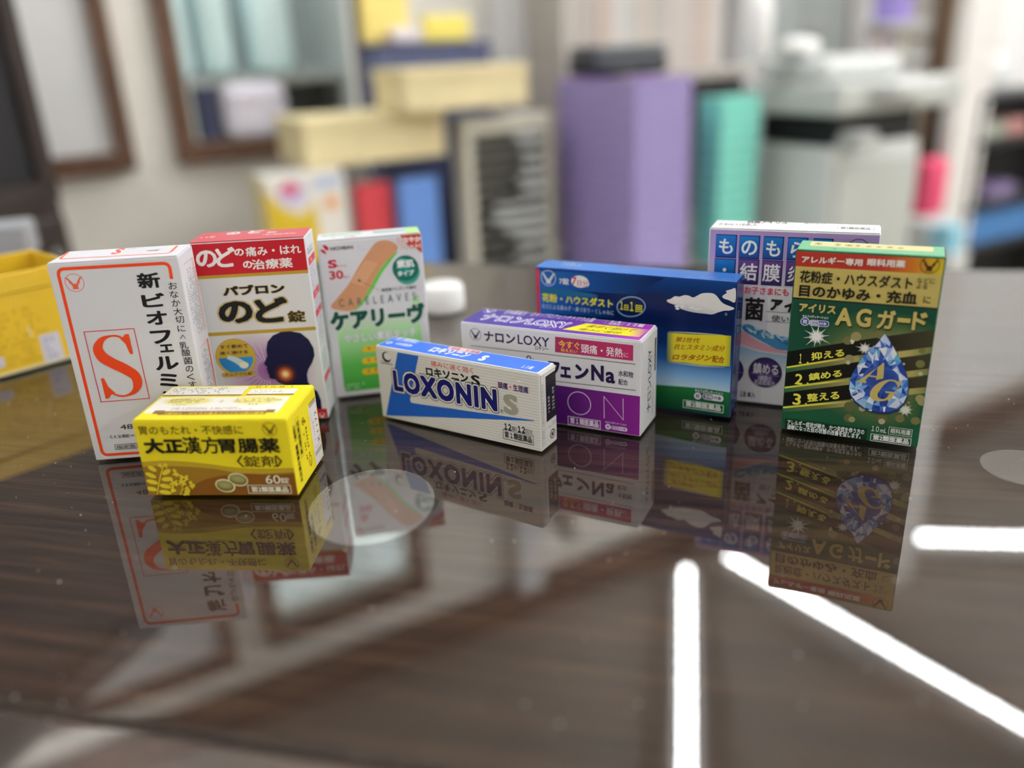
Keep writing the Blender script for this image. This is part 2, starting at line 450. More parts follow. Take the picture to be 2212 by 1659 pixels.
recess_item('ring_binder', 400, 440, 180, .14, .40, mat('binder_pale', col('d6dcd6'), .5, noise=.03), 'pale ring binder at the left end of the framed recess', 'binder', zf)
recess_item('ring_binder', 452, 496, 190, .14, .40, mat('binder_navy', col('2f3350'), .5, noise=.1), 'navy ring binder beside the pale one in the framed recess', 'binder', zf)
recess_item('carrier_bag', 506, 660, 178, .14, .36, mat('bag_lilac', col('d2cbd4'), .6, noise=.04), 'pale lilac bag filling the right side of the framed recess', 'bag', zf, bev=.03)
LB = mat('light_blue_film', col('cfe6f6', 1.15), .3, noise=.03)
for i, (x0, x1, z0, lab) in enumerate(((398, 446, .30, 'light blue plastic pack, leftmost on the recess shelf'), (470, 548, .24, 'light blue plastic pack, middle one on the recess shelf'), (590, 690, .18, 'large light blue plastic pack, rightmost on the recess shelf'))):
    bm = bmesh.new(); a, _ = wall_hit(x0, 80); b, _ = wall_hit(x1, 80)
    bm_box(bm, -(b-a)/2, (b-a)/2, 0, .16, 0, .42, .04, 3)
    tag(finish('plastic_pack', bm, LB, None, WP + WD * ((a + b) / 2) - WN * .2 + Vector((0, 0, zsh + .001)), WYAW, True), lab, 'plastic pack', 'light blue packs on the recess shelf')
# white board with a brown frame, left of the opening
b0 = -1.55; _, bb = wall_hit(180, 334)
root = empty('notice_board', WP, WYAW); tag(root, 'white board in a brown wooden frame on the wall at far left', 'notice board')
box('board_panel', b0, f1r, -.018, -.002, bb, 1.42, M_white, root)
bm = bmesh.new(); bm_box(bm, f1r, f1r + .04, -.04, -.001, bb - .04, 1.465); bm_box(bm, b0 - .05, b0, -.04, -.001, bb - .045, 1.465); bm_box(bm, b0, f1r, -.04, -.001, bb - .045, bb); bm_box(bm, b0, f1r, -.04, -.001, 1.42, 1.465)
finish('board_frame', bm, M_brown, root)
# ---------------------------------------------------------------- lamps on the ceiling, with added fill tubes
M_tube = mat('lamp_or_fill_tube', (.97, .985, 1, 1), .4, emit=TUBE)
M_tube3 = mat('fill_tube_side', (.97, .985, 1, 1), .4, emit=FILL_SIDE)
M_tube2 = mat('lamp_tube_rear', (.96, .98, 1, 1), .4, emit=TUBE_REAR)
M_fix = mat('lamp_housing', col('e4e4e2'), .4, noise=.02)
def ceiling_lamp_or_fill(x0, y0, x1, y1, label, w=.022, m=None):
    c = Vector(((x0 + x1) / 2, (y0 + y1) / 2, CEIL)); L = math.hypot(x1 - x0, y1 - y0); a = math.atan2(y1 - y0, x1 - x0)
    r = empty('ceiling_lamp_or_fill', c, a); tag(r, label, 'ceiling lamp', 'fluorescent lamps on the ceiling')
    box('lamp_housing', -L/2 - .03, L/2 + .03, -.05, .05, -.05, -.001, M_fix, r, .006)
    bm = bmesh.new(); bmesh.ops.create_cone(bm, cap_ends=True, segments=16, radius1=w, radius2=w, depth=L, matrix=Matrix.Translation((0, 0, -.05 - w)) @ Matrix.Rotation(math.pi / 2, 4, 'Y'))
    finish('lamp_or_fill_tube', bm, m or M_tube, r, None, 0, True)
    for s_ in (-1, 1): box('lamp_socket', s_ * (L/2 + .012) - .012, s_ * (L/2 + .012) + .012, -.03, .03, -.05 - 2 * w, -.05, M_fix, r, .004)
    return r
ceiling_lamp_or_fill(.375, 1.46, .618, 2.61, 'ceiling lamp tube running away above the middle of the table', .015)
ceiling_lamp_or_fill(.80, 2.70, 1.44, 1.75, 'slanting ceiling lamp tube above the right end of the table', .0085)
ceiling_lamp_or_fill(1.40, 2.785, 2.50, 2.64, 'ceiling lamp tube far right, crosswise to the view', .013)
ceiling_lamp_or_fill(-1.1, .35, -.85, 1.5, 'added fill tube on the ceiling above the left side of the room', .03)  # out of view, added to brighten the rear wall
ceiling_lamp_or_fill(-.62, .55, -.38, 1.62, 'added fill tube on the ceiling above the left end of the table', .006)  # second unseen fill, put in because the wall stayed dim
ceiling_lamp_or_fill(2.75, 1.6, 3.0, 2.7, 'added fill tube on the ceiling near the far right wall', .03)  # unseen fill, put in to brighten the white door
ceiling_lamp_or_fill(1.85, 1.2, 2.10, 2.25, 'added fill tube above the gap between table and copier, right of the view', .03)  # another unseen fill for the door, also reaching the copier
ceiling_lamp_or_fill(2.9, -.6, 3.1, .6, 'added fill tube, nearer one of the row along the right side', .05, M_tube3)  # unseen row of three, added as side fill for the cartons' right faces
ceiling_lamp_or_fill(3.4, .7, 3.6, 1.9, 'added fill tube, farther one of the row along the right side', .05, M_tube3)
ceiling_lamp_or_fill(2.6, -2.1, 2.8, -.9, 'added fill tube, rearmost of the row along the right side', .05, M_tube3)
ceiling_lamp_or_fill(1.0, .2, 1.25, 1.3, 'ceiling lamp tube above the right end of the table, nearest the camera', .020, M_tube2)
ceiling_lamp_or_fill(-1.1, -1.3, -.85, -.1, 'ceiling lamp tube above the left side, behind the camera', .048, M_tube2)
ceiling_lamp_or_fill(1.1, -.7, 1.35, .5, 'ceiling lamp tube above the right side, behind the camera', .041, M_tube2)
ceiling_lamp_or_fill(.1, -1.7, .35, -.5, 'ceiling lamp tube directly behind the camera', .030, M_tube2)
# ---------------------------------------------------------------- the table
TA = math.radians(-14.0); TD = Vector((math.cos(TA), math.sin(TA), 0)); TN = Vector((-TD.y, TD.x, 0))
def wood(name, spec, rough, coat):
    m = bpy.data.materials.new(name); m.use_nodes = True
    nt = m.node_tree; b = nt.nodes['Principled BSDF']
    tc = nt.nodes.new('ShaderNodeTexCoord'); mp = nt.nodes.new('ShaderNodeMapping'); nt.links.new(tc.outputs['Object'], mp.inputs['Vector'])
    mp.inputs['Scale'].default_value = (2.8, 58, 58)
    n1 = nt.nodes.new('ShaderNodeTexNoise'); n1.inputs['Scale'].default_value = 3.0; n1.inputs['Detail'].default_value = 8; n1.inputs['Roughness'].default_value = .62; n1.inputs['Distortion'].default_value = .6
    nt.links.new(mp.outputs[0], n1.inputs['Vector'])
    mp2 = nt.nodes.new('ShaderNodeMapping'); mp2.inputs['Scale'].default_value = (6, 240, 240); nt.links.new(tc.outputs['Object'], mp2.inputs['Vector'])
    n2 = nt.nodes.new('ShaderNodeTexNoise'); n2.inputs['Scale'].default_value = 3; n2.inputs['Detail'].default_value = 3; nt.links.new(mp2.outputs[0], n2.inputs['Vector'])
    r1 = nt.nodes.new('ShaderNodeValToRGB')
    for e, (p, c) in zip(r1.color_ramp.elements, ((.30, '221813'), (.74, '5e4737'))): e.position = p; e.color = col(c)
    e = r1.color_ramp.elements.new(.5); e.color = col('3d2d24')
    nt.links.new(n1.outputs['Fac'], r1.inputs['Fac'])
    r2 = nt.nodes.new('ShaderNodeValToRGB'); r2.color_ramp.elements[0].position = .3; r2.color_ramp.elements[0].color = (.62, .6, .6, 1); r2.color_ramp.elements[1].position = .6; r2.color_ramp.elements[1].color = (1, 1, 1, 1)
    nt.links.new(n2.outputs['Fac'], r2.inputs['Fac'])
    mx = nt.nodes.new('ShaderNodeMix'); mx.data_type = 'RGBA'; mx.blend_type = 'MULTIPLY'; mx.inputs[0].default_value = 1
    nt.links.new(r1.outputs['Color'], mx.inputs[6]); nt.links.new(r2.outputs['Color'], mx.inputs[7]); nt.links.new(mx.outputs[2], b.inputs['Base Color'])
    b.inputs['Roughness'].default_value = rough; b.inputs['Specular IOR Level'].default_value = spec
    b.inputs['Coat Weight'].default_value = coat; b.inputs['Coat Roughness'].default_value = .05; b.inputs['Coat IOR'].default_value = 2.6
    return m
M_wood = wood('dark_walnut_laminate', .1, .5, 0)            # under the sheet
M_bare = wood('dark_walnut_lacquered', .4, .3, 1)         # its bare, lacquered margin
def clear_film(name, ior, rough, tint, milky=0.0, bump=0.0):
    """clear plastic: a mirror by Fresnel over a see-through sheet (faint haze with milky)"""
    m = bpy.data.materials.new(name); m.use_nodes = True; nt = m.node_tree
    nt.nodes.remove(nt.nodes['Principled BSDF']); out = nt.nodes['Material Output']
    fr = nt.nodes.new('ShaderNodeFresnel'); fr.inputs['IOR'].default_value = ior
    tr = nt.nodes.new('ShaderNodeBsdfTransparent'); tr.inputs['Color'].default_value = tint
    gl = nt.nodes.new('ShaderNodeBsdfGlossy'); gl.inputs['Roughness'].default_value = rough
    mx = nt.nodes.new('ShaderNodeMixShader')
    ge = nt.nodes.new('ShaderNodeNewGeometry'); ma = nt.nodes.new('ShaderNodeMath'); ma.operation = 'MULTIPLY_ADD'; ma.inputs[1].default_value = -1; ma.inputs[2].default_value = 1
    mu = nt.nodes.new('ShaderNodeMath'); mu.operation = 'MULTIPLY'; nt.links.new(ge.outputs['Backfacing'], ma.inputs[0]); nt.links.new(ma.outputs[0], mu.inputs[0]); nt.links.new(fr.outputs[0], mu.inputs[1]); nt.links.new(mu.outputs[0], mx.inputs[0])
    last = tr.outputs[0]
    if milky:
        df = nt.nodes.new('ShaderNodeBsdfDiffuse'); df.inputs['Color'].default_value = (.8, .78, .76, 1)
        m2 = nt.nodes.new('ShaderNodeMixShader'); m2.inputs[0].default_value = milky; nt.links.new(tr.outputs[0], m2.inputs[1]); nt.links.new(df.outputs[0], m2.inputs[2]); last = m2.outputs[0]
    nt.links.new(last, mx.inputs[1]); nt.links.new(gl.outputs[0], mx.inputs[2]); nt.links.new(mx.outputs[0], out.inputs['Surface'])
    if bump:
        tc = nt.nodes.new('ShaderNodeTexCoord'); n = nt.nodes.new('ShaderNodeTexNoise'); n.inputs['Scale'].default_value = 14; n.inputs['Detail'].default_value = 1
        nt.links.new(tc.outputs['Object'], n.inputs['Vector']); b = nt.nodes.new('ShaderNodeBump'); b.inputs['Strength'].default_value = bump; b.inputs['Distance'].default_value = .001
        nt.links.new(n.outputs['Fac'], b.inputs['Height']); nt.links.new(b.outputs[0], gl.inputs['Normal'])
    return m
TC = Vector((.10, .42, 0))
root = empty('table', TC + Vector((0, 0, FLOOR)), TA); tag(root, 'dark walnut table with a glossy top under a clear sheet', 'table')
HT = -FLOOR
EDGE = (Vector((-.117, .204, 0)) - TC).dot(TN)             # where the sheet's near edge lies
bm = bmesh.new(); bm_box(bm, -.82, .82, EDGE + .001, .335, HT - .034, HT - .0032, 0, 2, 0); bm_box(bm, -.82, .82, -.31, EDGE + .001, HT - .034, HT - .0032, 0, 2, 1)
finish('tabletop', bm, [M_wood, M_bare], root)
for sx in (-1, 1):
    for sy in (-.27, .29): box('leg', sx * .76 - .025, sx * .76 + .025, sy - .025, sy + .025, 0, HT - .0345, M_brown, root, .003)
# the clear sheet lying on it: its near edge shows at the bottom of the view
bm = bmesh.new(); bm_box(bm, -.80, .80, 0, .3335 - EDGE, 0, .003, .0004, 1)
bm.normal_update()
for f in bm.faces: f.material_index = 1 if f.normal.z < .9 and f.normal.z > -.9 else 0
e0 = Vector((-.117, .204, 0)); off = (e0 - TC).dot(TN)
bm.normal_update()
sheet = finish('clear_sheet', bm, [clear_film('clear_vinyl', 2.15, .012, (.985, .98, .97, 1), 0, .02), mat('sheet_edge', col('4a423c'), .5, noise=.5, scale=300)], None, TC + TN * off - Vector((0, 0, .0031)), TA)
tag(sheet, 'clear glossy plastic sheet lying on the dark table', 'table sheet')
sheet.scale = (1, 1, 1)

M_disc = clear_film('cloudy_film', 2.1, .03, (.96, .95, .94, 1), .08, .05)
M_scr = mat('scuffed_edge', col('b8b0aa'), .3)
for (cx, cy, rx, ry, lab) in ((-.0665, .3345, .0285, .0345, 'cloudy round film patch on the sheet in front of the bandage box'), (.2370, .3405, .0190, .0185, 'cloudy round film patch at the right edge of the table view')):
    bm = bmesh.new(); pr = [(1, -.00008), (1, .00008)]
    lathe(bm, [(1, 0), (1, .00012)], 72)
    for v in bm.verts: v.co.x *= rx; v.co.y *= ry
    tag(finish('film_patch', bm, M_disc, None, (cx, cy, .00005)), lab, 'film patch', 'round film patches on the table')
# specks of dust lying on the sheet
bm = bmesh.new()
for i in range(640):
    x, y = random.uniform(-.35, .55), random.uniform(.19, .62); r = random.choice((.00014, .0002, .00026, .0004)) * random.uniform(.6, 1.3)
    p = Vector((x, y, .00012)); bmesh.ops.create_icosphere(bm, subdivisions=1, radius=r, matrix=Matrix.Translation(p) @ Matrix.Diagonal((1, 1, .4, 1)))
d = finish('dust_specks', bm, mat('dust', col('d8d2cc'), .8)); d['kind'] = 'stuff'; tag(d, 'tiny pale specks of dust scattered over the glossy sheet', 'dust')
# ---------------------------------------------------------------- the cartons
POSE = {
'A':(-0.21842,0.39133,0.07858,0.06110,0.02568,0.10602),
'B':(-0.16445,0.42992,0.04945,0.05983,0.02502,0.10502),
'C':(-0.10548,0.46199,0.18576,0.05863,0.01796,0.09652),
'D':(-0.17523,0.35080,-0.09510,0.07335,0.04142,0.04057),
'E':(-0.07405,0.43207,-0.55860,0.10321,0.01627,0.04376),
'F':(-0.02680,0.43589,-0.46369,0.10297,0.02684,0.05383),
'G':(0.01583,0.46025,-0.48151,0.11351,0.01678,0.07683),
'H':(0.10855,0.43862,-0.40700,0.08383,0.02045,0.09886),
'I':(0.13890,0.39163,-0.45229,0.06462,0.02002,0.09633)}
WHT = 'c2c2c8'

def carton_A():
    b = Carton('medicine_carton', POSE['A'], 'tall white carton with orange frame and large orange letter S', 'medicine box', WHT)
    f = b.front.use(80, 470, 3.0167); OR = 'd9431a'
    mm = 0.0016
    pts = [f.P(877, 400), f.P(861, 296), f.P(131, 337), f.P(429, 1548), f.P(1150, 1500)]
    q = [pts[0]]
    for i in (1, 2, 3):
        a, p, c = Vector(pts[i-1]), Vector(pts[i]), Vector(pts[i+1])
        r = 0.0032 if i != 3 else 0.003
        A_ = p + (a - p).normalized() * r; C_ = p + (c - p).normalized() * r
        for j in range(7):
            t = j / 6; q.append(tuple(A_ * (1-t)**2 + p * 2*t*(1-t) + C_ * t*t))
    q.append(pts[4])
    f.stroke(q, mm, OR)
    f.peagle(245, 425, 58, 'd65a44')
    for ch, bl, tr in (('新',(664,465),(793,354)),('ビ',(692,588),(826,488)),('オ',(722,703),(840,604)),('フ',(750,825),(868,730)),('ェ',(806,880),(884,822)),('ル',(778,996),(914,898)),('ミ',(806,1110),(908,1010)),('ン',(830,1212),(940,1122))):
        f.T(ch, bl, tr, '17171c', bold=0.035)
    xs = ((885,443),(893,500),(906,556),(918,611),(930,664),(941,722),(950,776),(957,832),(972,880),(984,932),(994,985),(1002,1037),(1014,1088),(1026,1140))
    for ch, (x, y) in zip('おなか大切に^乳酸菌のくすり', xs):
        if ch == '^': f.ps([(x-16, y+14), (x, y-12), (x+18, y+12)], 0.0003, '2a2a30')
        else:
            s_ = 24 if ch not in 'くのにす' else 21
            f.T(ch, (x - s_, y + s_ + 1), (x + s_, y - s_ - 1), '2a2a30', bold=0.006)
    f.outline((418,1200), (632,722), 0.0004, 'c9324a')
    a, c = f.P(436, 1180), f.P(620, 752)
    X = lambda u, v: (a[0] + (c[0]-a[0]) * u, a[1] + (c[1]-a[1]) * v)
    sw = c[0] - a[0]
    cen = [(.865,.80,.010),(.80,.90,.04),(.66,.968,.05),(.47,.975,.05),(.27,.925,.13),(.145,.80,.225),(.20,.665,.27),(.40,.555,.265),(.64,.455,.265),(.845,.335,.245),(.865,.20,.21),(.755,.085,.12),(.56,.028,.05),(.38,.03,.045),(.22,.09,.04),(.12,.20,.02),(.09,.27,.01)]
    z = catmull([X(u, v) + (w_ * sw,) for u, v, w_ in cen], 8)
    f.stroke([p[:2] for p in z], [max(1e-4, p[2]) for p in z], OR)
    f.poly([X(.83,.99), X(.92,.99), X(.92,.68), X(.85,.68), X(.80,.84), X(.70,.93), X(.78,.955)], OR)
    f.poly([X(.045,.33), X(.115,.33), X(.17,.19), X(.30,.075), X(.19,.055), X(.12,.0), X(.045,.0)], OR)
    f.T('48錠', (547,1384), (705,1330), '2c2c30', bold=0.0)
    f.T('（12錠×4シート）', (480,1440), (850,1388), '2c2c30', bold=0.006)
    f.outline((514,1511), (830,1455), 0.00025, '2c2c30')
    f.T('指定医薬部外品', (521,1506), (815,1462), '2c2c30', bold=0.008)
    t = b.top.use(80, 470, 3.0167)
    t.ps([(206,222),(152,266),(162,270),(850,232),(872,224),(914,184)], 0.0013, 'e8663f')
    t.T('S', (472,240), (585,200), 'e0503a', bold=0.03)
    t.T('S錠', (590,207), (655,200), '55555a'); t.T('48錠', (706,222), (806,206), '55555a')
    t.T('（12錠×4）', (690,231), (840,222), '77777a')
    s = b.side
    R = s.R
    for v0, v1, tint in ((.58,.945,'c9a49a'),(.06,.53,'c06a54')):
        s.rect(*R(.80, v0), *R(.90, v1), tint)
        s.fine(*R(.30, v0+.01), *R(.78, v1-.01), 6, '77777c', vertical=True, dens=.75)
        s.stroke([R(.26, v1), R(.9, v1)], 0.0002, 'b0655a')
    s.fine(*R(.9, .80), *R(.97, .93), 1, '44444a', vertical=True); s.fine(*R(.16, .66), *R(.26, .95), 1, '8a8a90', vertical=True)
    b.done()

def carton_B():
    b = Carton('medicine_carton', POSE['B'], 'tall carton with red top band, gold stripes and dark blue head silhouette', 'medicine box', 'c6c6ca', flap=ink('c24450', 1.0))
    f = b.front.use(400, 470, 3.606); RD = 'b01a28'; GO = 'ab8a2c'
    R = f.R
    v = lambda x, y: f.P(x, y)[1]
    w, h = f.w, f.h
    e = 0.0005
    v1 = v(530, 432); v2 = v(530, 457); v3 = v(600, 873); v4 = v(600, 900)
    f.rect(e, v1, w - e, h - e, RD); f.rect(e, v2, w - e, v1, GO)
    f.rect(e, v4, w - e, v3, GO)
    for ch, bl, tr in (('の',(96,394),(236,250)),('ど',(252,390),(382,226)),('の',(388,300),(452,240)),('の',(455,396),(518,336))):
        f.T(ch, bl, tr, 'd8d4d4', bold=0.035)
    f.T('痛み・はれ', (476,304), (897,205), 'd8d4d4', bold=0.022)
    f.T('治療薬', (525,406), (830,310), 'd8d4d4', bold=0.022)
    gold = [(0.085, 'a88a3a'), (0.070, 'd8cfa0')]
    for tx, bl, tr, bo in (('パブロン',(300,612),(768,508),.055),('の',(274,832),(513,642),.05),('ど',(556,826),(790,614),.05)):
        f.T(tx, bl, tr, '15141a', bold=bo, outline=[(bo+.035, 'a88a3a'), (bo+.012, 'd8cfa0')])
    f.T('錠', (806,818), (930,720), '2a2622', bold=0.03, outline=[(.06, 'b59a4a')])
    # lower picture: violet glow with rays around a dark head in profile
    a = f.P(650, 1190)
    lo = v(600, 1700) if v(600, 1700) > e else e
    n = 40; rim = []
    for i in range(n):
        t = 2 * math.pi * i / n; x = a[0] + 0.026 * math.cos(t); y = a[1] + 0.026 * math.sin(t)
        rim.append((min(max(x, e), w - e), min(max(y, 0.006), v4 - 0.0002)))
    f.add([a] + rim, [(0, i, i % n + 1) for i in range(1, n + 1)], ((0, '8a4f96'), (.45, 'a583b2'), (1, 'c6c2ca')), [(0.01, 0)] + [(0.99, 0)] * n)
    for i in range(15):
        t = math.radians(100 + i * 12); d = Vector((math.cos(t), math.sin(t))); nn = Vector((-d.y, d.x)) * 0.00018
        p0 = Vector(a) + d * .006; p1 = Vector(a) + d * random.uniform(.016, .024)
        if p1.y > v4 - .0005 or p1.x < e: continue
        f.poly([tuple(p0 + nn), tuple(p0 - nn), tuple(p1)], 'd3c8d8')
    head = [(820,884),(900,898),(962,948),(1000,1015),(1009,1072),(990,1130),(960,1182),(950,1222),(958,1280),(990,1325),(1030,1352),(1058,1420),(1066,1500),(1062,1580),(640,1620),(650,1520),(700,1420),(775,1330),(776,1298),(760,1268),(722,1256),(680,1258),(656,1246),(654,1222),(641,1207),(646,1193),(634,1180),(640,1166),(634,1156),(613,1141),(630,1100),(640,1078),(632,1030),(642,968),(682,918),(744,890)]
    f.pp(head, '10143c')
    f.pd(782, 1218, 92, ((0, 'fff2e0'), (.16, 'f6c08a'), (.42, 'b2552a'), (.72, '4a2230'), (1, '10143c')))
    f.pd(395, 1088, 157, 'b0902e'); f.pd(395, 1088, 146, 'c9a83e')
    c, r = f.pd(395, 1088, 140, 'b89a36')
    seg = [(c[0] + r * .97 * math.cos(math.radians(t)), c[1] + r * .97 * math.sin(math.radians(t)) ) for t in range(180, 361, 10)]
    f.poly(seg, ((0, '1f6fb0'), (1, '2f8fd0')), ((c[0]-r, c[1]), (c[0]+r, c[1])))
    f.ps([(330,1085),(400,1110),(455,1145)], [0.0022, .0034, .0040], 'b9cbd0', smooth=5); f.pd(460, 1148, 36, 'e4e2cc', ry=28)
    f.T('すぐ飲めて', (275,1024), (488,980), '14183a', bold=0.025); f.T('速く溶ける', (273,1070), (487,1030), '14183a', bold=0.025)
    f.prect((290,1246), (545,1192), 'b0923a', r=0.0028); f.T('チュアブル錠', (312,1236), (520,1200), '1c1a1a', bold=0.02)
    f.rect(e, e, w - e, v(1080, 1488), RD)
    p = f.P(1082, 1542); f.eagle(p[0] - .001, p[1] + .0002, .0019, 'e0d0d0')
    t = b.top.use(400, 485, 7.373)
    t.T('の', (640,166), (900,116), 'e8e0e0', bold=.05); t.T('ど', (985,146), (1275,88), 'e8e0e0', bold=.05); t.T('錠', (1290,136), (1470,110), 'e8e0e0', bold=.03)
    t.T('１８錠', (222,222), (492,186), 'e8d0d0', bold=.02)
    t.outline((1235,178), (1770,126), .00022, 'e0b8b8'); t.T('第3類医薬品', (1268,170), (1745,132), 'e8c8c8', bold=.02)
    s = b.side.use(640, 490, 3.86); R = s.R
    for v0, v1 in ((.845,.885),(.665,.705),(.565,.602),(.195,.232)):
        s.rect(*R(.12, v0), *R(.9, v1), 'c2303e'); s.fine(*R(.35, v0+.008), *R(.7, v1-.008), 1, 'e8dcdc')
    for v0, v1, c, n in ((.71,.84,'7c7c84',7),(.61,.66,'7c7c84',3),(.40,.56,'7c8a84',9),(.25,.37,'6a9a74',7),(.13,.19,'6a9a74',4),(.9,.94,'55605c',2)):
        s.fine(*R(.14, v0), *R(.86, v1), n, c)
    for v0, v1 in ((.70,.885),(.60,.705),(.375,.602)):
        a0, a1 = R(.11, v0), R(.91, v1); s.stroke([(a0[0],a0[1]),(a1[0],a0[1]),(a1[0],a1[1]),(a0[0],a1[1])], .00012, '9a6a6e', True)
    b.done()

def carton_C():
    b = Carton('bandage_box', POSE['C'], 'white and green box of adhesive bandages, tan bandage on its front', 'bandage box', 'c4c4c9', bev=0.0011)
    f = b.front.use(660, 470, 4.046)
    w, h = f.w, f.h
    gl, gr = f.P(285, 1060)[0], f.P(1005, 900)[0]
    g0, g1 = f.P(340, 1525)[1], f.P(640, 840)[1]
    # green field fading to white at the top
    f.rect(gl, g0, gr, g1, ((0, '3f9e3c'), (.35, '57b04e'), (.75, '9cce92'), (1, 'c4c8c6')), r=.0018, gdir=((0, g0), (0, g1)))
    f.poly([f.P(930,690), f.P(985,680), f.P(1000,800), f.P(905,815)], ((0, 'c0c8c0'), (1, '8cc47c')), (f.P(905,700), f.P(990,700)))
    f.pp([(130,278),(150,282),(170,292),(180,320),(160,312),(140,300)], 'b01a30', smooth=4); f.pp([(150,240),(180,246),(198,262),(200,284),(180,284),(162,268)], 'b01a30', smooth=4)
    f.T('NICHIBAN', (219,290), (413,241), '2a2a30', bold=.025)
    f.T('S', (200,446), (270,366), 'b01a30', bold=.04); f.T('サイズ', (277,436), (355,408), 'b04050', bold=.02)
    f.T('30', (212,544), (325,458), 'b01a30', bold=.03); f.T('枚入', (332,530), (390,504), 'b04050', bold=.02)
    f.ps([(806,296),(735,372),(655,478),(565,638),(490,745),(425,812)], [.0006,.0016,.0020,.0020,.0018,.0012], '5cb84a', smooth=6)
    band = [(640,206),(700,198),(762,214),(806,256),(790,300),(722,366),(655,448),(603,540),(545,648),(482,745),(432,800),(385,818),(310,812),(245,800),(222,772),(250,735),(322,650),(392,558),(462,430),(540,312),(596,236)]
    f.pp(band, 'bf8a66', smooth=4)
    f.pp([(528,375),(640,398),(512,600),(400,572)], 'c4946f')
    f.ps([(528,375),(400,572)], .00025, 'cfa584'); f.ps([(640,398),(512,600)], .0002, 'b07850'); f.ps([(390,575),(470,604)], .00025, 'b07850'); f.ps([(560,268),(700,250)], .00012, 'a87a5c')
    f.ps([(470,550),(645,634)], .00018, '3a4a44'); f.pd(470, 550, 11, '26302c')
    f.outline((636,662), (985,585), .00015, 'd0b0a8'); f.T('高密着ウレタン不織布', (664,648), (965,592), '2a5a50', bold=.02)
    f.T('CARELEAVES', (298,782), (958,652), '3a5f5a', space=2.0, bold=.008)
    f.T('®', (960,690), (982,668), '6a8a80')
    f.pd(890, 478, 108, '3c8f80'); c, r = f.pd(874, 442, 114, ((0, '1f8a7a'), (.6, '17705f'), (1, '0d5a4c')))
    f.disc(c[0] - r*.25, c[1] + r * .55, r * .42, ((0, '8fd0c4'), (1, '1d8070')), ry=r * .26)
    f.T('素肌', (800,442), (945,362), 'dce6e4', bold=.04); f.T('タイプ', (806,514), (945,455), 'dce6e4', bold=.05)
    f.pp([(818,142),(1010,124),(1028,318),(960,262),(900,250),(860,200)], 'b53a26')
    f.T('しなやか', (806,226), (1004,160), 'd8d0cc', bold=.05, outline=[(.10, 'b53a26')]); f.T('フィット!', (826,282), (1000,222), 'd8d0cc', bold=.05, outline=[(.10, 'b53a26')])
    f.T('ケアリーヴ', (227,996), (1035,738), '0f4a3c', bold=.07, outline=[(.115, 'd2d6d4')])
    f.T('やさしい素肌タッチ', (342,1100), (965,955), 'd6dad8', bold=.03, outline=[(.06, '8ea0b0')])
    for y0 in (1102, 1204, 1298):
        f.prect((497, y0+78), (800, y0-8), 'd9b92c', r=.005)
        for k in range(4): f.pd(555 + 62 * k, y0 + 40 - 8 * k, 14, 'b9781f')
    f.pfine((345,1508), (520,1430), 2, 'b8d8b4')
    f.stroke([f.P(440,190), f.P(475,280), f.P(640,262)], .00012, 'a8a8b0')
    t = b.top.use(680, 485, 7.716)
    t.prect((110,205), (790,130), '9fd0a0', r=.002); t.T('ケアリーヴ', (90,190), (760,128), '2f7a60', bold=.05, outline=[(.1, 'f0f4f0')])
    t.T('30枚', (490,218), (680,182), 'd05058', bold=.02); t.T('S', (285,220), (340,206), 'd05058', bold=.04)
    t.pp([(950,122),(1540,82),(1560,98),(985,145)], '6aa79c'); t.rect(t.w * .86, 0.0006, t.w - .0006, t.d - .0006 if hasattr(t, 'd') else t.h - .0006, 'b4dc8c')
    b.done()

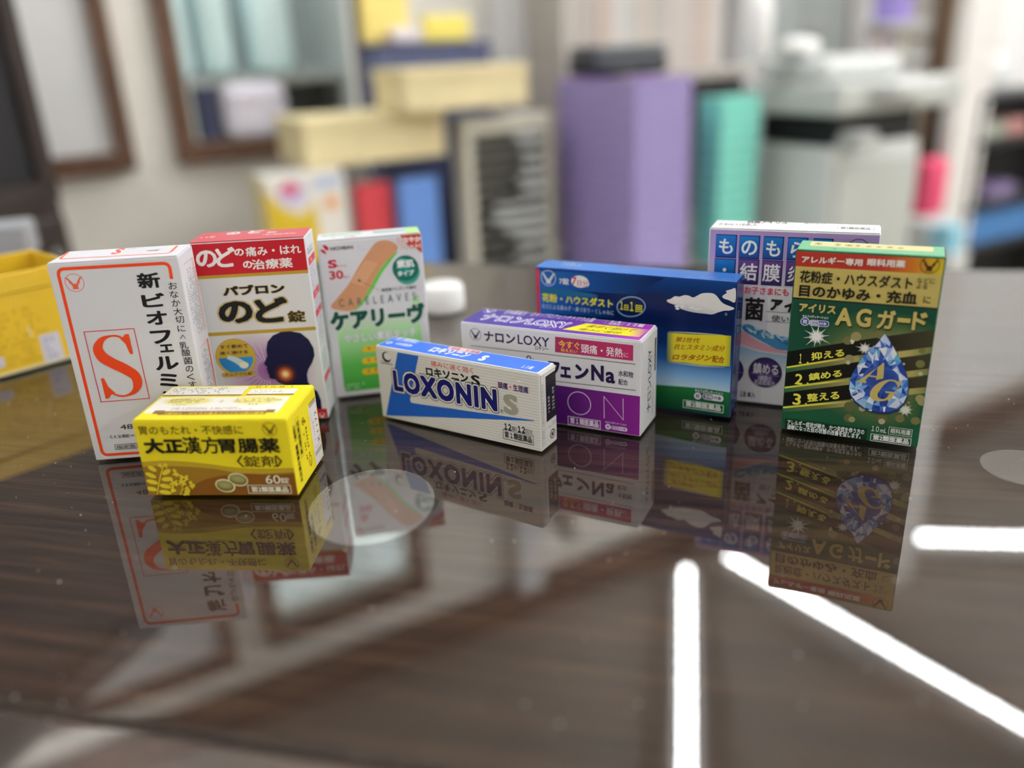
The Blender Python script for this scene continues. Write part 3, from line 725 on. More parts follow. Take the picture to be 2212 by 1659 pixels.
def carton_D():
    YE = 'd6c41e'
    b = Carton('medicine_carton', POSE['D'], 'small yellow carton lying in front of the white carton with orange S', 'medicine box', YE, ktop=.93, kside=1.15, flap=ink('f5e52a', .93))
    f = b.front.use(270, 810, 4.9156); w, h = f.w, f.h; e = .0003
    c0 = (f.P(0, 0)[0], 0)
    def wave(pts, c):
        q = catmull([f.P(*p) for p in pts], 8); q = [(min(max(x, e), w - e), y) for x, y in q]
        f.poly([(q[0][0], e)] + q + [(q[-1][0], e)] if q[0][0] < q[-1][0] else q, c)
    wave([(172,922),(400,910),(650,920),(900,946),(1100,974),(1300,990),(1500,994),(1816,985)], 'ab9022')
    wave([(186,975),(420,966),(700,976),(950,998),(1150,1032),(1400,1052),(1816,1030)], '8e6a1c')
    wave([(250,1296),(480,1296),(620,1240),(760,1150),(900,1095),(1100,1058),(1300,1046),(1560,1056),(1818,1046)], '7a4c16')
    LE = 'cdb92a'
    def leaf(x, y, rx, ry, ang): f.pd(x, y, rx, LE, ry=ry, rot=math.radians(ang), n=14)
    f.ps([(340,1296),(352,1200),(375,1080),(400,990),(418,940)], .00045, LE, smooth=5)
    for x, y, r_, an in ((290,995,48,-35),(275,1065,58,-25),(290,1135,62,-15),(285,1210,55,-10),(440,1030,55,30),(450,1105,62,5),(430,1180,62,-12),(430,1245,66,-8)): leaf(x, y, r_, 26, an)
    for i in range(12): leaf(random.uniform(360,470), random.uniform(940,990), 14, 8, random.uniform(0,180))
    f.ps([(578,1300),(605,1230),(612,1160),(596,1090),(560,1040)], .00045, LE, smooth=5)
    f.ps([(606,1220),(690,1180)], .0003, LE); f.ps([(610,1170),(540,1150)], .0003, LE); f.ps([(590,1260),(670,1262)], .0003, LE)
    for cx, cy in ((545,1035),(630,1085),(520,1145),(700,1165),(650,1220),(670,1255),(620,1130),(505,1200)):
        for k in range(6): a = random.uniform(0, 360); leaf(cx + 26*math.cos(math.radians(a)), cy + 22*math.sin(math.radians(a)), 25, 12, -a)
    for cx, cy in ((1070,1170),(1205,1105)): f.pd(cx, cy, 108, ((0,'efe6b8'),(.8,'efe6b8'),(1,'b09a58')), ry=78, rot=math.radians(-12))
    for cx, cy, rx in ((1068,1172,90),(1206,1106,92)):
        c, r = f.pd(cx, cy, rx, '6e6638', ry=62, rot=math.radians(-10)); f.disc(c[0] - r * .04, c[1] + r * .14, r * .92, ((0,'9c9460'),(.8,'8e8650'),(1,'7a7040')), ry=r * .50, rot=math.radians(-10))
    BR = '4c3c12'
    f.T('胃のもたれ・不快感に', (165,632), (1245,530), BR, bold=.004)
    f.T('大正', (225,830), (610,668), '17140c', bold=.045); f.T('漢方', (638,832), (985,650), '17140c', bold=.012); f.T('胃腸薬', (1015,824), (1630,662), '17140c', bold=.026)
    f.T('〈', (1205,975), (1248,846), BR, bold=.02); f.T('錠剤', (1275,972), (1605,852), BR, bold=.006); f.T('〉', (1618,972), (1662,846), BR, bold=.02)
    f.T('60', (1506,1148), (1645,1058), 'e6ddc0'); f.T('錠', (1660,1147), (1742,1082), 'e6ddc0', bold=.006)
    f.outline((1322,1250), (1760,1165), .00028, 'e6ddc0'); f.T('第2類医薬品', (1352,1238), (1733,1178), 'e6ddc0', bold=.025)
    f.peagle(1540, 570, 70, '6a5614')
    t = b.top.use(290, 825, 5.53)
    a = t.P(230, 372); c = t.P(1840, 178)
    t.rect(a[0] - .005, t.P(600, 372)[1], c[0] + .001, t.P(1200, 180)[1], 'f2efe4', r=.001)
    for cx, cy, rx, ry in ((640,228,330,330),(1475,218,340,330)):
        q = t.P(cx, cy); t.disc(q[0], q[1], .0135, ((0,'ece08a'),(.7,'ece08a'),(1,'f2efe4')), ry=.0058)
    q = t.P(1045, 232); t.stroke([(q[0]-.0013,q[1]),(q[0]+.0013,q[1])], .0003, 'a08a60'); t.stroke([(q[0],q[1]-.0018),(q[0],q[1]+.0018)], .0003, 'a08a60')
    t.T('胃腸の疲れなどによる胃のもたれ・不快感に', (330,390), (1560,358), 'e2c93a', bold=.03, rot=180, outline=[])
    # brown ribbon lies under the lettering
    lay = t.lay; r0 = t.P(215,382); r1 = t.P(1660,340)
    t.lay = 2; t.rect(t.P(250,392)[0] + .001, t.P(600,393)[1], t.P(1600,340)[0], t.P(600,350)[1], '8a5a30')
    t.rect(t.P(210,380)[0], t.P(300,382)[1], t.P(330,380)[0], t.P(300,342)[1], '8f6a48'); t.rect(t.P(1550,370)[0], t.P(1600,365)[1], t.P(1670,360)[0], t.P(1600,330)[1], '8f6a48'); t.lay = lay
    for bl, tr, n, c in (((430,338),(1480,298),2,'57534a'),((450,285),(750,262),1,'a89878'),((1350,280),(1530,252),1,'a89878'),((400,255),(950,200),3,'77703a'),((1190,245),(1790,188),3,'77703a')): t.pfine(bl, tr, n, c)
    for bl, tr in (((350,160),(1380,55)),((1345,148),(1960,82))):
        p0, p1 = t.P(*bl), t.P(*tr); t.rect(p0[0], p0[1], p1[0], p1[1], 'f2efe4', r=.0006); t.rect(p0[0], p0[1] - .0012, p1[0], p0[1], '8f5f38')
        t.fine(p0[0] + .002, p0[1] + .0012, p1[0] - .002, p1[1] - .001, 4, '6a665c', dens=.55)
        for k in (.33, .66): t.stroke([(p0[0] + (p1[0]-p0[0]) * k, p0[1] + .002), (p0[0] + (p1[0]-p0[0]) * k, p1[1] - .0006)], .00014, '8a8a88')
    t.pfine((1450,72), (2040,45), 1, '5a5420')
    s = b.side.use(615, 830, 6.633); dk = '2e2810'
    p0 = s.P(445,1225); p1 = s.P(455,200)
    u0 = s.P(395,760)[0]
    s.rect(u0, s.P(430,1210)[1], s.w - .0012, s.P(400,240)[1], 'd8d4d0')
    x0, x1 = u0 + .0012, s.w - .0018
    for k in range(4):
        s.stroke([(x0, .0335 - k * .0006), (x1, .0335 - k * .0006)], .00025, '33333a'); s.stroke([(x0, .0075 - k * .0006), (x1, .0075 - k * .0006)], .00025, '33333a')
    s.stroke([(x0 + .001, .0095), (x1, .0095), (x1, .0315), (x0 + .001, .0315)], .00018, 'c05050', True)
    s.T('K1172', (x1 - .0042, .011), (x1 - .0012, .027), '1c1c22', rot=90, rel=True, space=1.3)
    s.fine(x0 + .0018, .013, x0 + .0036, .027, 1, 'c86060', vertical=True, aspect=1.2)
    s.T('大正漢方胃腸薬〈錠剤〉', (s.w * .12, .0035), (s.w * .20, .033), dk, bold=.03, rot=90, rel=True)
    s.T('第2類医薬品', (s.w * .255, .0155), (s.w * .32, .033), dk, bold=.02, rot=90, rel=True)
    q = (s.w * .235, .0145, s.w * .34, .0345); s.stroke([(q[0],q[1]),(q[2],q[1]),(q[2],q[3]),(q[0],q[3])], .00016, dk, True)
    s.ring(s.w * .46, .0295, .0017, .0003, dk); s.T('紙', (s.w*.46-.001, .0287), (s.w*.46+.001, .0303), dk, rot=90, rel=True, bold=.02)
    s.ring(s.w * .52, .0075, .0019, .00035, dk, ry=.0027); s.fine(s.w*.5, .006, s.w*.545, .009, 1, dk, vertical=True)
    s.fine(s.w * .40, .010, s.w * .46, .026, 1, dk, vertical=True); s.fine(s.w * .49, .011, s.w * .56, .035, 1, dk, vertical=True)
    b.done()
def carton_E():
    b = Carton('medicine_carton', POSE['E'], 'flat white carton with blue top and big navy LOXONIN S lettering', 'medicine box', 'c6c5c0', ktop=1.0, kside=1.15, flap=ink('e8eaee', 1.0), endflap=True)
    f = b.front.use(790, 700, 5.027); w, h = f.w, f.h
    n = 27; f.hold = True
    for i in range(1, n): f.rect(.0006, h * i / n - .00010, w - .0006, h * i / n + .00010, 'a2a19c')
    f.hold = False
    BL = '1c56ae'
    f.pp([(346,306),(573,346),(482,820),(490,848),(512,858),(1830,1046),(1828,1053),(1400,1036),(850,1014),(222,992)], BL)
    f.pd(226, 358, 46, '16161a'); f.pd(236, 351, 37, 'c6c5c0', ry=33); f.pd(240, 330, 14, 'c6c5c0')
    f.T('Daiichi-Sankyo', (170,438), (294,420), '5a5a5c', bold=.01)
    f.T('痛みに速く効く', (710,457), (1165,475), 'c03a3a', bold=.006)
    f.T('ロキソニン', (658,556), (1110,544), '131318', bold=.048); f.T('S', (1148,656), (1238,564), '131318', bold=.032)
    f.T('®', (1112,648), (1140,622), '77777a')
    f.T('LOXONIN', (312,724), (1421,708), '0c115e', bold=.058, space=1.16, outline=[(.132, '5a533c'), (.124, '1a1a20'), (.102, 'd6d4ce')])
    f.T('®', (1465,960), (1495,928), '2a3a8a')
    f.T('S', (1502,968), (1650,778), (((0, '6e6a5c'), (1, 'a8a698'))), bold=.05)
    f.prect((1412,672), (1788,700), 'd9b4b4', r=.0022); f.T('頭痛・生理痛', (1437,693), (1765,683), '20245a', bold=.03)
    f.T('１２', (1508,1142), (1580,1088), '17171c', space=.62, bold=.04); f.T('錠', (1590,1152), (1630,1114), '44444a', bold=.01); f.T('/', (1634,1160), (1645,1120), '44444a')
    f.T('１２', (1655,1172), (1730,1118), '17171c', space=.62, bold=.04); f.T('回分', (1738,1185), (1812,1152), '44444a')
    f.outline((1497,1242), (1820,1212), .00025, '2a2a30'); f.T('第１類医薬品', (1512,1230), (1806,1222), '17171c', bold=.02)
    t = b.top.use(810, 720, 5.53)
    t.rect(.0012, .0009, t.w - .0016, t.h - .0009, '3c74e6', r=.001); t.rough = .3
    t.outline((215,78), (560,88), .0002, 'c8d8f4'); t.T('第１類医薬品', (238,78), (545,84), 'd4e0f6', bold=.02)
    q = t.P(172,112); t.badge((172,112), (228,130), (460,142), 17, 'dfe8f8', '3c74e6')
    p0, p1 = t.P(850,190), t.P(1300,215); t.rect(p0[0], p0[1], p1[0], p1[1] , 'ecc8c8', r=.0018); t.T('頭痛・生理痛', (885,190), (1270,222), 'a04a80', bold=.02)
    t.T('ロキソニン', (624,216), (1180,240), 'e8eefa', bold=.05); t.T('S', (1212,322), (1385,275), 'e8eefa', bold=.06); t.T('１２錠', (1735,412), (1915,402), 'dce6f8', bold=.03)
    s = b.side.use(1160, 780, 7.89); R = s.R
    s.hold = True
    for i in range(1, n): s.rect(.0004, h * i / n - .0001, s.w - .0004, h * i / n + .0001, 'b4b3ae')
    s.hold = False
    s.rect(*R(.33, .345), *R(.97, .93), '1b1b22', )
    s.rect(*R(.34, .84), *R(.96, .90), '24242a')
    s.T('12240', R(.44, .45), R(.56, .655), 'c8c8c8', rot=90, rel=True, space=1.25); s.T('2028.09', R(.72, .45), R(.85, .74), 'c8c8c8', rot=90, rel=True, space=1.25)
    a0, a1 = R(.05, .06), R(.22, .96); s.stroke([(a0[0],a0[1]),(a1[0],a0[1]),(a1[0],a1[1]),(a0[0],a1[1])], .00012, '6a6a70', True)
    s.fine(a0[0] + .0006, a0[1] + .001, a1[0] - .0006, a1[1] - .001, 1, '55555c', vertical=True)
    s.fine(*R(.40, .25), *R(.62, .33), 2, '66666c', vertical=True); s.fine(*R(.68, .25), *R(.92, .33), 2, '66666c', vertical=True)
    c = R(.68, .14); s.ring(c[0], c[1], .0023, .0005, '1a1a20'); s.T('紙', (c[0]-.0012, c[1]-.0012), (c[0]+.0012, c[1]+.0012), '1a1a20', rot=90, rel=True, bold=.03)
    b.done()

def carton_F():
    b = Carton('medicine_carton', POSE['F'], 'white and purple carton with violet top and thin letters O N', 'medicine box', 'c8c8cc', ktop=1.0, kside=1.1, flap=ink('e8e8ec', 1.0), endflap=True)
    f = b.front.use(980, 650, 4.8087); w, h = f.w, f.h
    NV = '1d1440'
    f.peagle(226, 347, 60, '2a2650')
    f.T('ナロン', (320,416), (637,346), NV, bold=.03)
    f.T('LOXY', (668,446), (992,384), ((0, '1d1440'), (1, '3a1450')), bold=.012, space=1.05)
    f.T('ロキシー', (848,505), (985,480), '2a2450', bold=.01)
    f.pp([(1055,371),(1866,460),(1864,622),(1053,530)], ((0, '9a2a56'), (1, 'b02c62')), ((1055,450), (1866,540)))
    f.T('今すぐ', (1090,482), (1306,428), 'e2c23a', bold=.012); f.T('抑えたい', (1115,524), (1285,510), 'e2c23a', bold=.006)
    f.T('頭痛・発熱', (1325,540), (1757,492), 'e0d4da', bold=.012); f.T('に', (1768,582), (1815,542), 'e0d4da')
    f.ps([(178,463),(1890,658)], .0003, '3a2630'); f.ps([(178,730),(1890,929)], .0003, '3a2630')
    f.T('ロキソプロ', (310,690), (975,625), NV, bold=.05)
    c = f.P(782, 592); f.ring(c[0], c[1], .0011, .0006, NV)
    f.T('フ', (985,770), (1100,636), NV, bold=.05); f.T('ェ', (1110,790), (1218,690), NV, bold=.05); f.T('ン', (1262,808), (1402,672), NV, bold=.05)
    f.T('N', (1430,822), (1560,674), NV, bold=.04); f.T('a', (1580,848), (1678,742), NV, bold=.03)
    f.T('水和物', (1710,780), (1866,736), NV, bold=.01); f.T('配合', (1712,866), (1812,820), NV, bold=.01)
    vt = f.P(1500, 932)[1]
    f.rect(.0006, .0006, w - .0004, vt, ((0, '24104e'), (.6, '4c1468'), (1, '7c1c82')), gdir=((0,0),(w,0)))
    q = f.P(1305,1062); f.ring(q[0], q[1], abs(f.P(1305,1062-117)[1] - q[1]), .00035, 'd6cade')
    f.ps([(1565,1216),(1562,990),(1763,1236),(1760,1012)], .00035, 'd6cade')
    f.outline((1191,1280), (1524,1246), .0003, 'd6cade'); f.T('第１類医薬品', (1212,1271), (1506,1250), 'd6cade', bold=.025)
    f.T('セルフメディケーション', (1577,1266), (1798,1276), 'd6cade', bold=.015)
    f.badge((1605,1305), (1640,1332), (1805,1318), 28, 'd6cade', '5a1670')
    t = b.top.use(990, 660, 5.027)
    t.rect(.0008, .0006, t.w - .0014, t.h - .0008, ((0, '3a2f90'), (.45, '4a2f9e'), (.75, '7a2fa6'), (1, 'b034b8')), r=.0012, gdir=((0,0),(t.w,0))); 
    q = t.P(342, 60); t.eagle(q[0], q[1], .0036, 'e0dcf0')
    t.T('日本薬局方　ロキソプロフェンナトリウム錠', (488,88), (1506,140), 'd8d0ec', bold=.012)
    t.T('ナロンLOXY', (225,150), (1240,185), '4a3a9e', bold=.0, outline=[(.06, 'f0eef8')])
    t.T('ロキシー', (878,240), (1070,235), 'd8d0ec', bold=.01)
    t.outline((1580,196), (1812,180), .0002, 'e0d4ec'); t.T('第１類', (1645,186), (1780,176), 'e0d4ec', bold=.02); t.T('医薬品', (1625,206), (1770,198), 'e0d4ec', bold=.02)
    t.T('１２錠', (1818,220), (2035,208), 'ece4f2', bold=.03)
    t.pp([(1128,262),(1390,195),(2080,266),(1962,346)], ((0, 'f2e42a'), (.78, 'f2e42a'), (1, 'c060b0')), ((1200,270), (2040,310)))
    t.T('素早く溶けて', (1395,238), (1935,262), '2c2418', bold=.006, shear=.1); t.T('痛みに速効', (1300,268), (1775,292), '2c2418', bold=.006, shear=.1)
    s = b.side.use(980, 650, 4.8087); R = s.R
    s.T('ナロンLOXY', R(.38, .17), R(.62, .84), '1a1630', rot=90, rel=True, bold=.012)
    s.fine(*R(.70, .10), *R(.80, .45), 2, '6a6a74', vertical=True); s.rect(*R(.82, .55), *R(.92, .90), '3a3644'); s.fine(*R(.84, .57), *R(.90, .89), 1, 'c0c0c4', vertical=True)
    s.fine(*R(.68, .62), *R(.74, .88), 1, '8a8a90', vertical=True)
    b.done()

def carton_G():
    b = Carton('medicine_carton', POSE['G'], 'glossy dark blue carton with white cloud and yellow label panel', 'medicine box', '16306e', k=1.5, ktop=1.0, kside=1.2, rough=.22, metal=.25, flap=ink('4a88e0', 1.1, .2, .3))
    f = b.front.use(1140, 540, 4.3667); w, h = f.w, f.h; e = .0006
    gv = f.P(1600, 1295)[1]
    f.rect(e, gv - .006, w - e, h - e, ((0, '9fb8d2'), (.10, '6f9cc8'), (.24, '24589a'), (.40, '0b2c66'), (.60, '051848'), (.82, '061c4c'), (1, '0b3a7c')), gdir=((0, gv), (0, h)))
    f.pp([(66,190),(1300,260),(1000,420),(66,360)], ((0, '17559e'), (1, '061c4c')), ((100,250),(1250,330)))
    f.pp([(80,350),(600,410),(600,450),(80,400)], '1a5a78', smooth=3)
    f.pp([(70,395),(820,485),(820,640),(70,590)], ((0, '1a5cae'), (1, '08245c')), ((100,450),(820,560)))
    g = catmull([f.P(62,1200), f.P(700,1226), f.P(1240,1272), f.P(1500,1292), f.P(1700,1312), f.P(1886,1340)], 6); g = [(min(max(x, e), w - e), y) for x, y in g]
    f.poly([(e, e)] + g + [(w - e, g[-1][1]), (w - e, e)], ((0, '0e3f2a'), (1, '1f6a34')), ((0,0),(0,gv)))
    f.rect(e, e, .0026, h - e, 'b03038')
    f.peagle(195, 265, 72, 'b8c0cc')
    f.T('7錠', (298,322), (388,268), 'c8ccd2', bold=.02)
    f.pd(492, 298, 82, 'd4d2d0', ry=54); f.prect((415,335), (580,290), 'd4d2d0', r=.002); f.T('7', (415,330), (462,256), '9c3428', bold=.02); f.T('日分', (468,338), (572,290), '9c3428', bold=.012)
    YL = 'd6c92e'
    f.T('花粉・ハウスダスト', (137,484), (803,466), YL, bold=.035, outline=[(.048, '0b2450')])
    f.T('などによる鼻みず・鼻づまり・くしゃみに', (135,548), (812,570), 'a8b4cc', bold=.012)
    q = f.P(975, 535); r = f.P(1110, 535)[0] - q[0]; f.ring(q[0], q[1], r, .0006, '7f9cc4', ry=r * .68, rot=math.radians(12))
    for tx, bl, tr in (('１',(872,560),(902,486)),('日',(912,568),(950,518)),('１',(966,574),(998,490)),('回',(1018,584),(1080,522))): f.T(tx, bl, tr, YL, bold=.02, outline=[(.05, '101828')])
    cl = [(1315,470),(1350,460),(1390,435),(1430,440),(1480,425),(1520,430),(1560,447),(1600,430),(1640,410),(1690,404),(1752,410),(1790,440),(1822,482),(1862,512),(1950,548),(1905,570),(1860,570),(1800,586),(1742,606),(1680,600),(1600,592),(1540,582),(1480,566),(1440,550),(1420,525),(1370,510),(1322,490)]
    f.pp(cl, ((0, 'a8acb8'), (.5, 'd8d8da'), (1, 'dedee0')), ((1600,610),(1640,410)), smooth=3)
    for i in range(26):
        x, y = random.uniform(1400,1840), random.uniform(450,560)
        if 470 + (x - 1400) * .06 < y + 30: f.pd(x, y, random.uniform(14,34), random.choice(('d0d2d8','dadadc','c8cad2')), ry=random.uniform(8,18))
    f.pp([(1838,432),(1880,402),(1870,385),(1920,370),(1962,364),(1958,490),(1900,472),(1850,455)], 'd4d4d8', smooth=3)
    f.pp([(1320,775),(1500,790),(1650,796),(1800,800),(1922,808),(1908,1096),(1780,1090),(1640,1085),(1480,1060),(1310,1050)], ((0, '4a6a60'), (.12, 'cdbf2a'), (.9, 'cdbf2a'), (1, '8a9038')), ((1310,900),(1925,950)))
    f.ps([(1330,768),(1480,776),(1650,786),(1850,800)], [.0001,.0004,.0004,.0001], 'c8d0dc', smooth=4); f.ps([(1330,1058),(1500,1076),(1650,1094),(1860,1104)], [.0001,.0004,.0004,.0001], 'c8d0dc', smooth=4)
    RD = '8c3018'
    f.T3('第2世代', (1395,864), (1622,877), (1401,816), RD, bold=.012, shear=.05); f.T3('抗ヒスタミン成分', (1380,935), (1858,955), (1386,881), RD, bold=.012, shear=.03)
    f.T3('ロラタジン', (1368,1032), (1733,1044), (1374,980), RD, bold=.035, shear=.04); f.T('配合', (1742,1055), (1858,1003), RD, bold=.02, shear=.05)
    f.T('®', (1860,617), (1886,592), '9ab0d0')
    f.T('セルフメディケーション', (1578,1338), (1845,1338), 'd4d8d8', bold=.02, outline=[(.06, '13324a')])
    f.badge((1605,1375), (1650,1404), (1850,1372), 32, 'c8d4dc', '122a56')
    f.outline((1468,1480), (1848,1464), .0003, 'c4d0c8'); f.T('第2類医薬品', (1490,1472), (1825,1464), 'c4d0c8', bold=.03)
    t = b.top.use(1150, 555, 4.706); t.rough = .16; t.metal = .6
    t.pfine((280,82), (620,70), 2, 'dce8f6', dens=.9)
    q = t.P(980,103); t.ring(q[0], q[1], .006, .0005, '9ab8e0', ry=.003); t.T('１日１回', (890,102), (1060,106), 'e0cc3a', bold=.03)
    t.outline((1120,130), (2040,190), .0002, 'b8c8e0'); t.T('第2類医薬品', (1700,205), (2030,222), 'c8d4e8', bold=.02); t.pfine((1130,122), (2040,180), 1, 'b8c8e0')
    s = b.side; R = s.R
    s.rect(0.0002, .0006, .0009, s.h - .0008, 'c8d4e4')
    for c0, c1, v0, v1, cc in ((.25,.40,.05,.35,'c8ccd4'),(.5,.7,.04,.42,'b8c0cc'),(.3,.5,.62,.86,'d4d8dc'),(.55,.75,.55,.75,'c8b83a'),(.3,.6,.44,.56,'8aa0c4')): s.fine(*R(c0, v0), *R(c1, v1), 1, cc, vertical=True, dens=.95)
    b.done()

def carton_H():
    b = Carton('medicine_carton', POSE['H'], 'pale lavender eye drop carton with blue and purple tiles, behind the green carton', 'medicine box', 'bebdc4', k=1.55, ktop=.95, flap=ink('f0f0f0', .95))
    f = b.front.use(1520, 460, 3.77); w, h = f.w, f.h; e = .0006
    f.rect(e, e, w - e, h - e, ((0, 'bcbbc2'), (.55, 'b8b4bf'), (.78, '9a86b0'), (1, '8f78aa')), gdir=((0, h * .3), (0, h)))
    f.pp([(520,600),(1400,640),(1400,1700),(455,1600),(520,880)], 'c6c5ca')
    for i, (x, y) in enumerate(((103,178),(292,186),(486,194),(683,202),(888,211))):
        f.prect((x - 9, y + 184), (x + 172, y), '0c1c52'); f.prect((x - 5, y + 174), (x + 162, y + 7), ((0, '0e3c84'), (1, '1668ae')), gdir=((x, y + 180), (x, y)))
    for i, (x, y) in enumerate(((91,375),(282,380),(474,390),(668,398),(870,406))):
        f.prect((x - 9, y + 196), (x + 174, y), '1a1440' if i else '0c1c52'); f.prect((x - 5, y + 186), (x + 164, y + 7), ((0, '2c1a58'), (1, '5a3a80')) if i else ((0, '0e3c84'), (1, '1668ae')), gdir=((x, y + 190), (x, y)))
    for ch, bl, tr in (('も',(122,330),(243,212)),('の',(305,340),(440,226)),('も',(505,352),(630,228)),('ら',(704,362),(830,238)),('い',(905,365),(1035,262))): f.T(ch, bl, tr, 'd6d6d8', bold=.02)
    f.pd(170, 462, 15, 'd6d6d8')
    for ch, bl, tr in (('結',(290,545),(440,412)),('膜',(476,556),(628,420)),('炎',(676,560),(826,430))): f.T(ch, bl, tr, 'd6d6d8', bold=.015)
    f.T('お子さまにも', (330,657), (695,618), 'b8264e', bold=.025)
    f.T('抗', (120,858), (305,682), '17161a', bold=.03); f.T('菌', (328,870), (500,692), '17161a', bold=.03)
    f.T('ア', (540,792), (642,706), '17161a', bold=.06, shear=.12); f.T('イリス', (655,806), (960,724), '17161a', bold=.06, shear=.1)
    f.ps([(510,802),(1000,832)], .00022, '33303a'); f.ps([(505,882),(1000,915)], .00022, '33303a'); f.T('使いきり', (550,880), (840,850), '2c2a34', bold=.01)
    f.pp([(60,880),(300,950),(420,1030),(540,1085),(690,1128),(900,1150),(900,1190),(680,1150),(500,1125),(400,1098),(300,1062),(60,960)], 'c08c98', smooth=3)
    f.ps([(60,975),(300,1073),(450,1122),(670,1152),(900,1180)], .0004, 'd8d8dc', smooth=4)
    f.pp([(60,990),(300,1080),(450,1130),(670,1160),(900,1190),(900,1300),(60,1250)], ((0, 'bcc0ca'), (1, '8ea6c0')), ((450,1260),(470,1140)))
    f.pp([(312,925),(345,905),(390,912),(440,945),(520,985),(600,1000),(720,1018),(900,1030),(900,1150),(700,1122),(600,1108),(500,1058),(400,1002),(335,965)], '3c7aa8', smooth=4)
    for i in range(46):
        t = random.random(); x = 340 + 400 * t; y = 928 + 135 * t + random.uniform(-22, 26)
        f.pd(x, y, random.uniform(9, 30), random.choice(('8fb8d0','6a9ec2','b4cfdc','28608e','9cc4d8','1f5682')), ry=random.uniform(4, 11), rot=random.uniform(-.7, .1), n=16)
    for cx, cy in ((190,1275),(500,1296)):
        f.pd(cx, cy, 137, '1c1438'); f.pd(cx, cy + 2, 129, ((0, '46306e'), (.8, '36245c'), (1, '2a1a4c')))
    f.T('鎮める', (402,1302), (612,1232), 'd0ccd8', bold=.012); f.ps([(385,1300),(618,1328)], .00015, '9a90b0'); f.T('2種類の', (440,1358), (556,1328), 'c0bccc', bold=.01); f.T('抗炎症成分', (412,1392), (580,1368), 'c0bccc', bold=.01)
    f.ps([(250,1290),(325,1300)], .00015, '9a90b0')
    f.T('１８', (296,1490), (345,1450), '26242c', space=.62, bold=.03); f.T('本入', (352,1497), (425,1458), '26242c', bold=.02)
    q = f.P(1260, 285); f.eagle(q[0], q[1], .0046, '1c1a2c')
    t = b.top.use(1530, 465, 5.821)
    t.T('0.4mL×18本入', (126,124), (632,106), '6a6a70', bold=.015); t.outline((1625,172), (2085,158), .0002, '9a9aa0'); t.T('第2類医薬品', (1660,170), (2040,160), '8a8a90', bold=.01)
    t.T('抗菌アイリス', (480,98), (1010,78), '55555a', bold=.04); t.T('使いきり', (1200,110), (1470,92), '77777c')
    b.done()

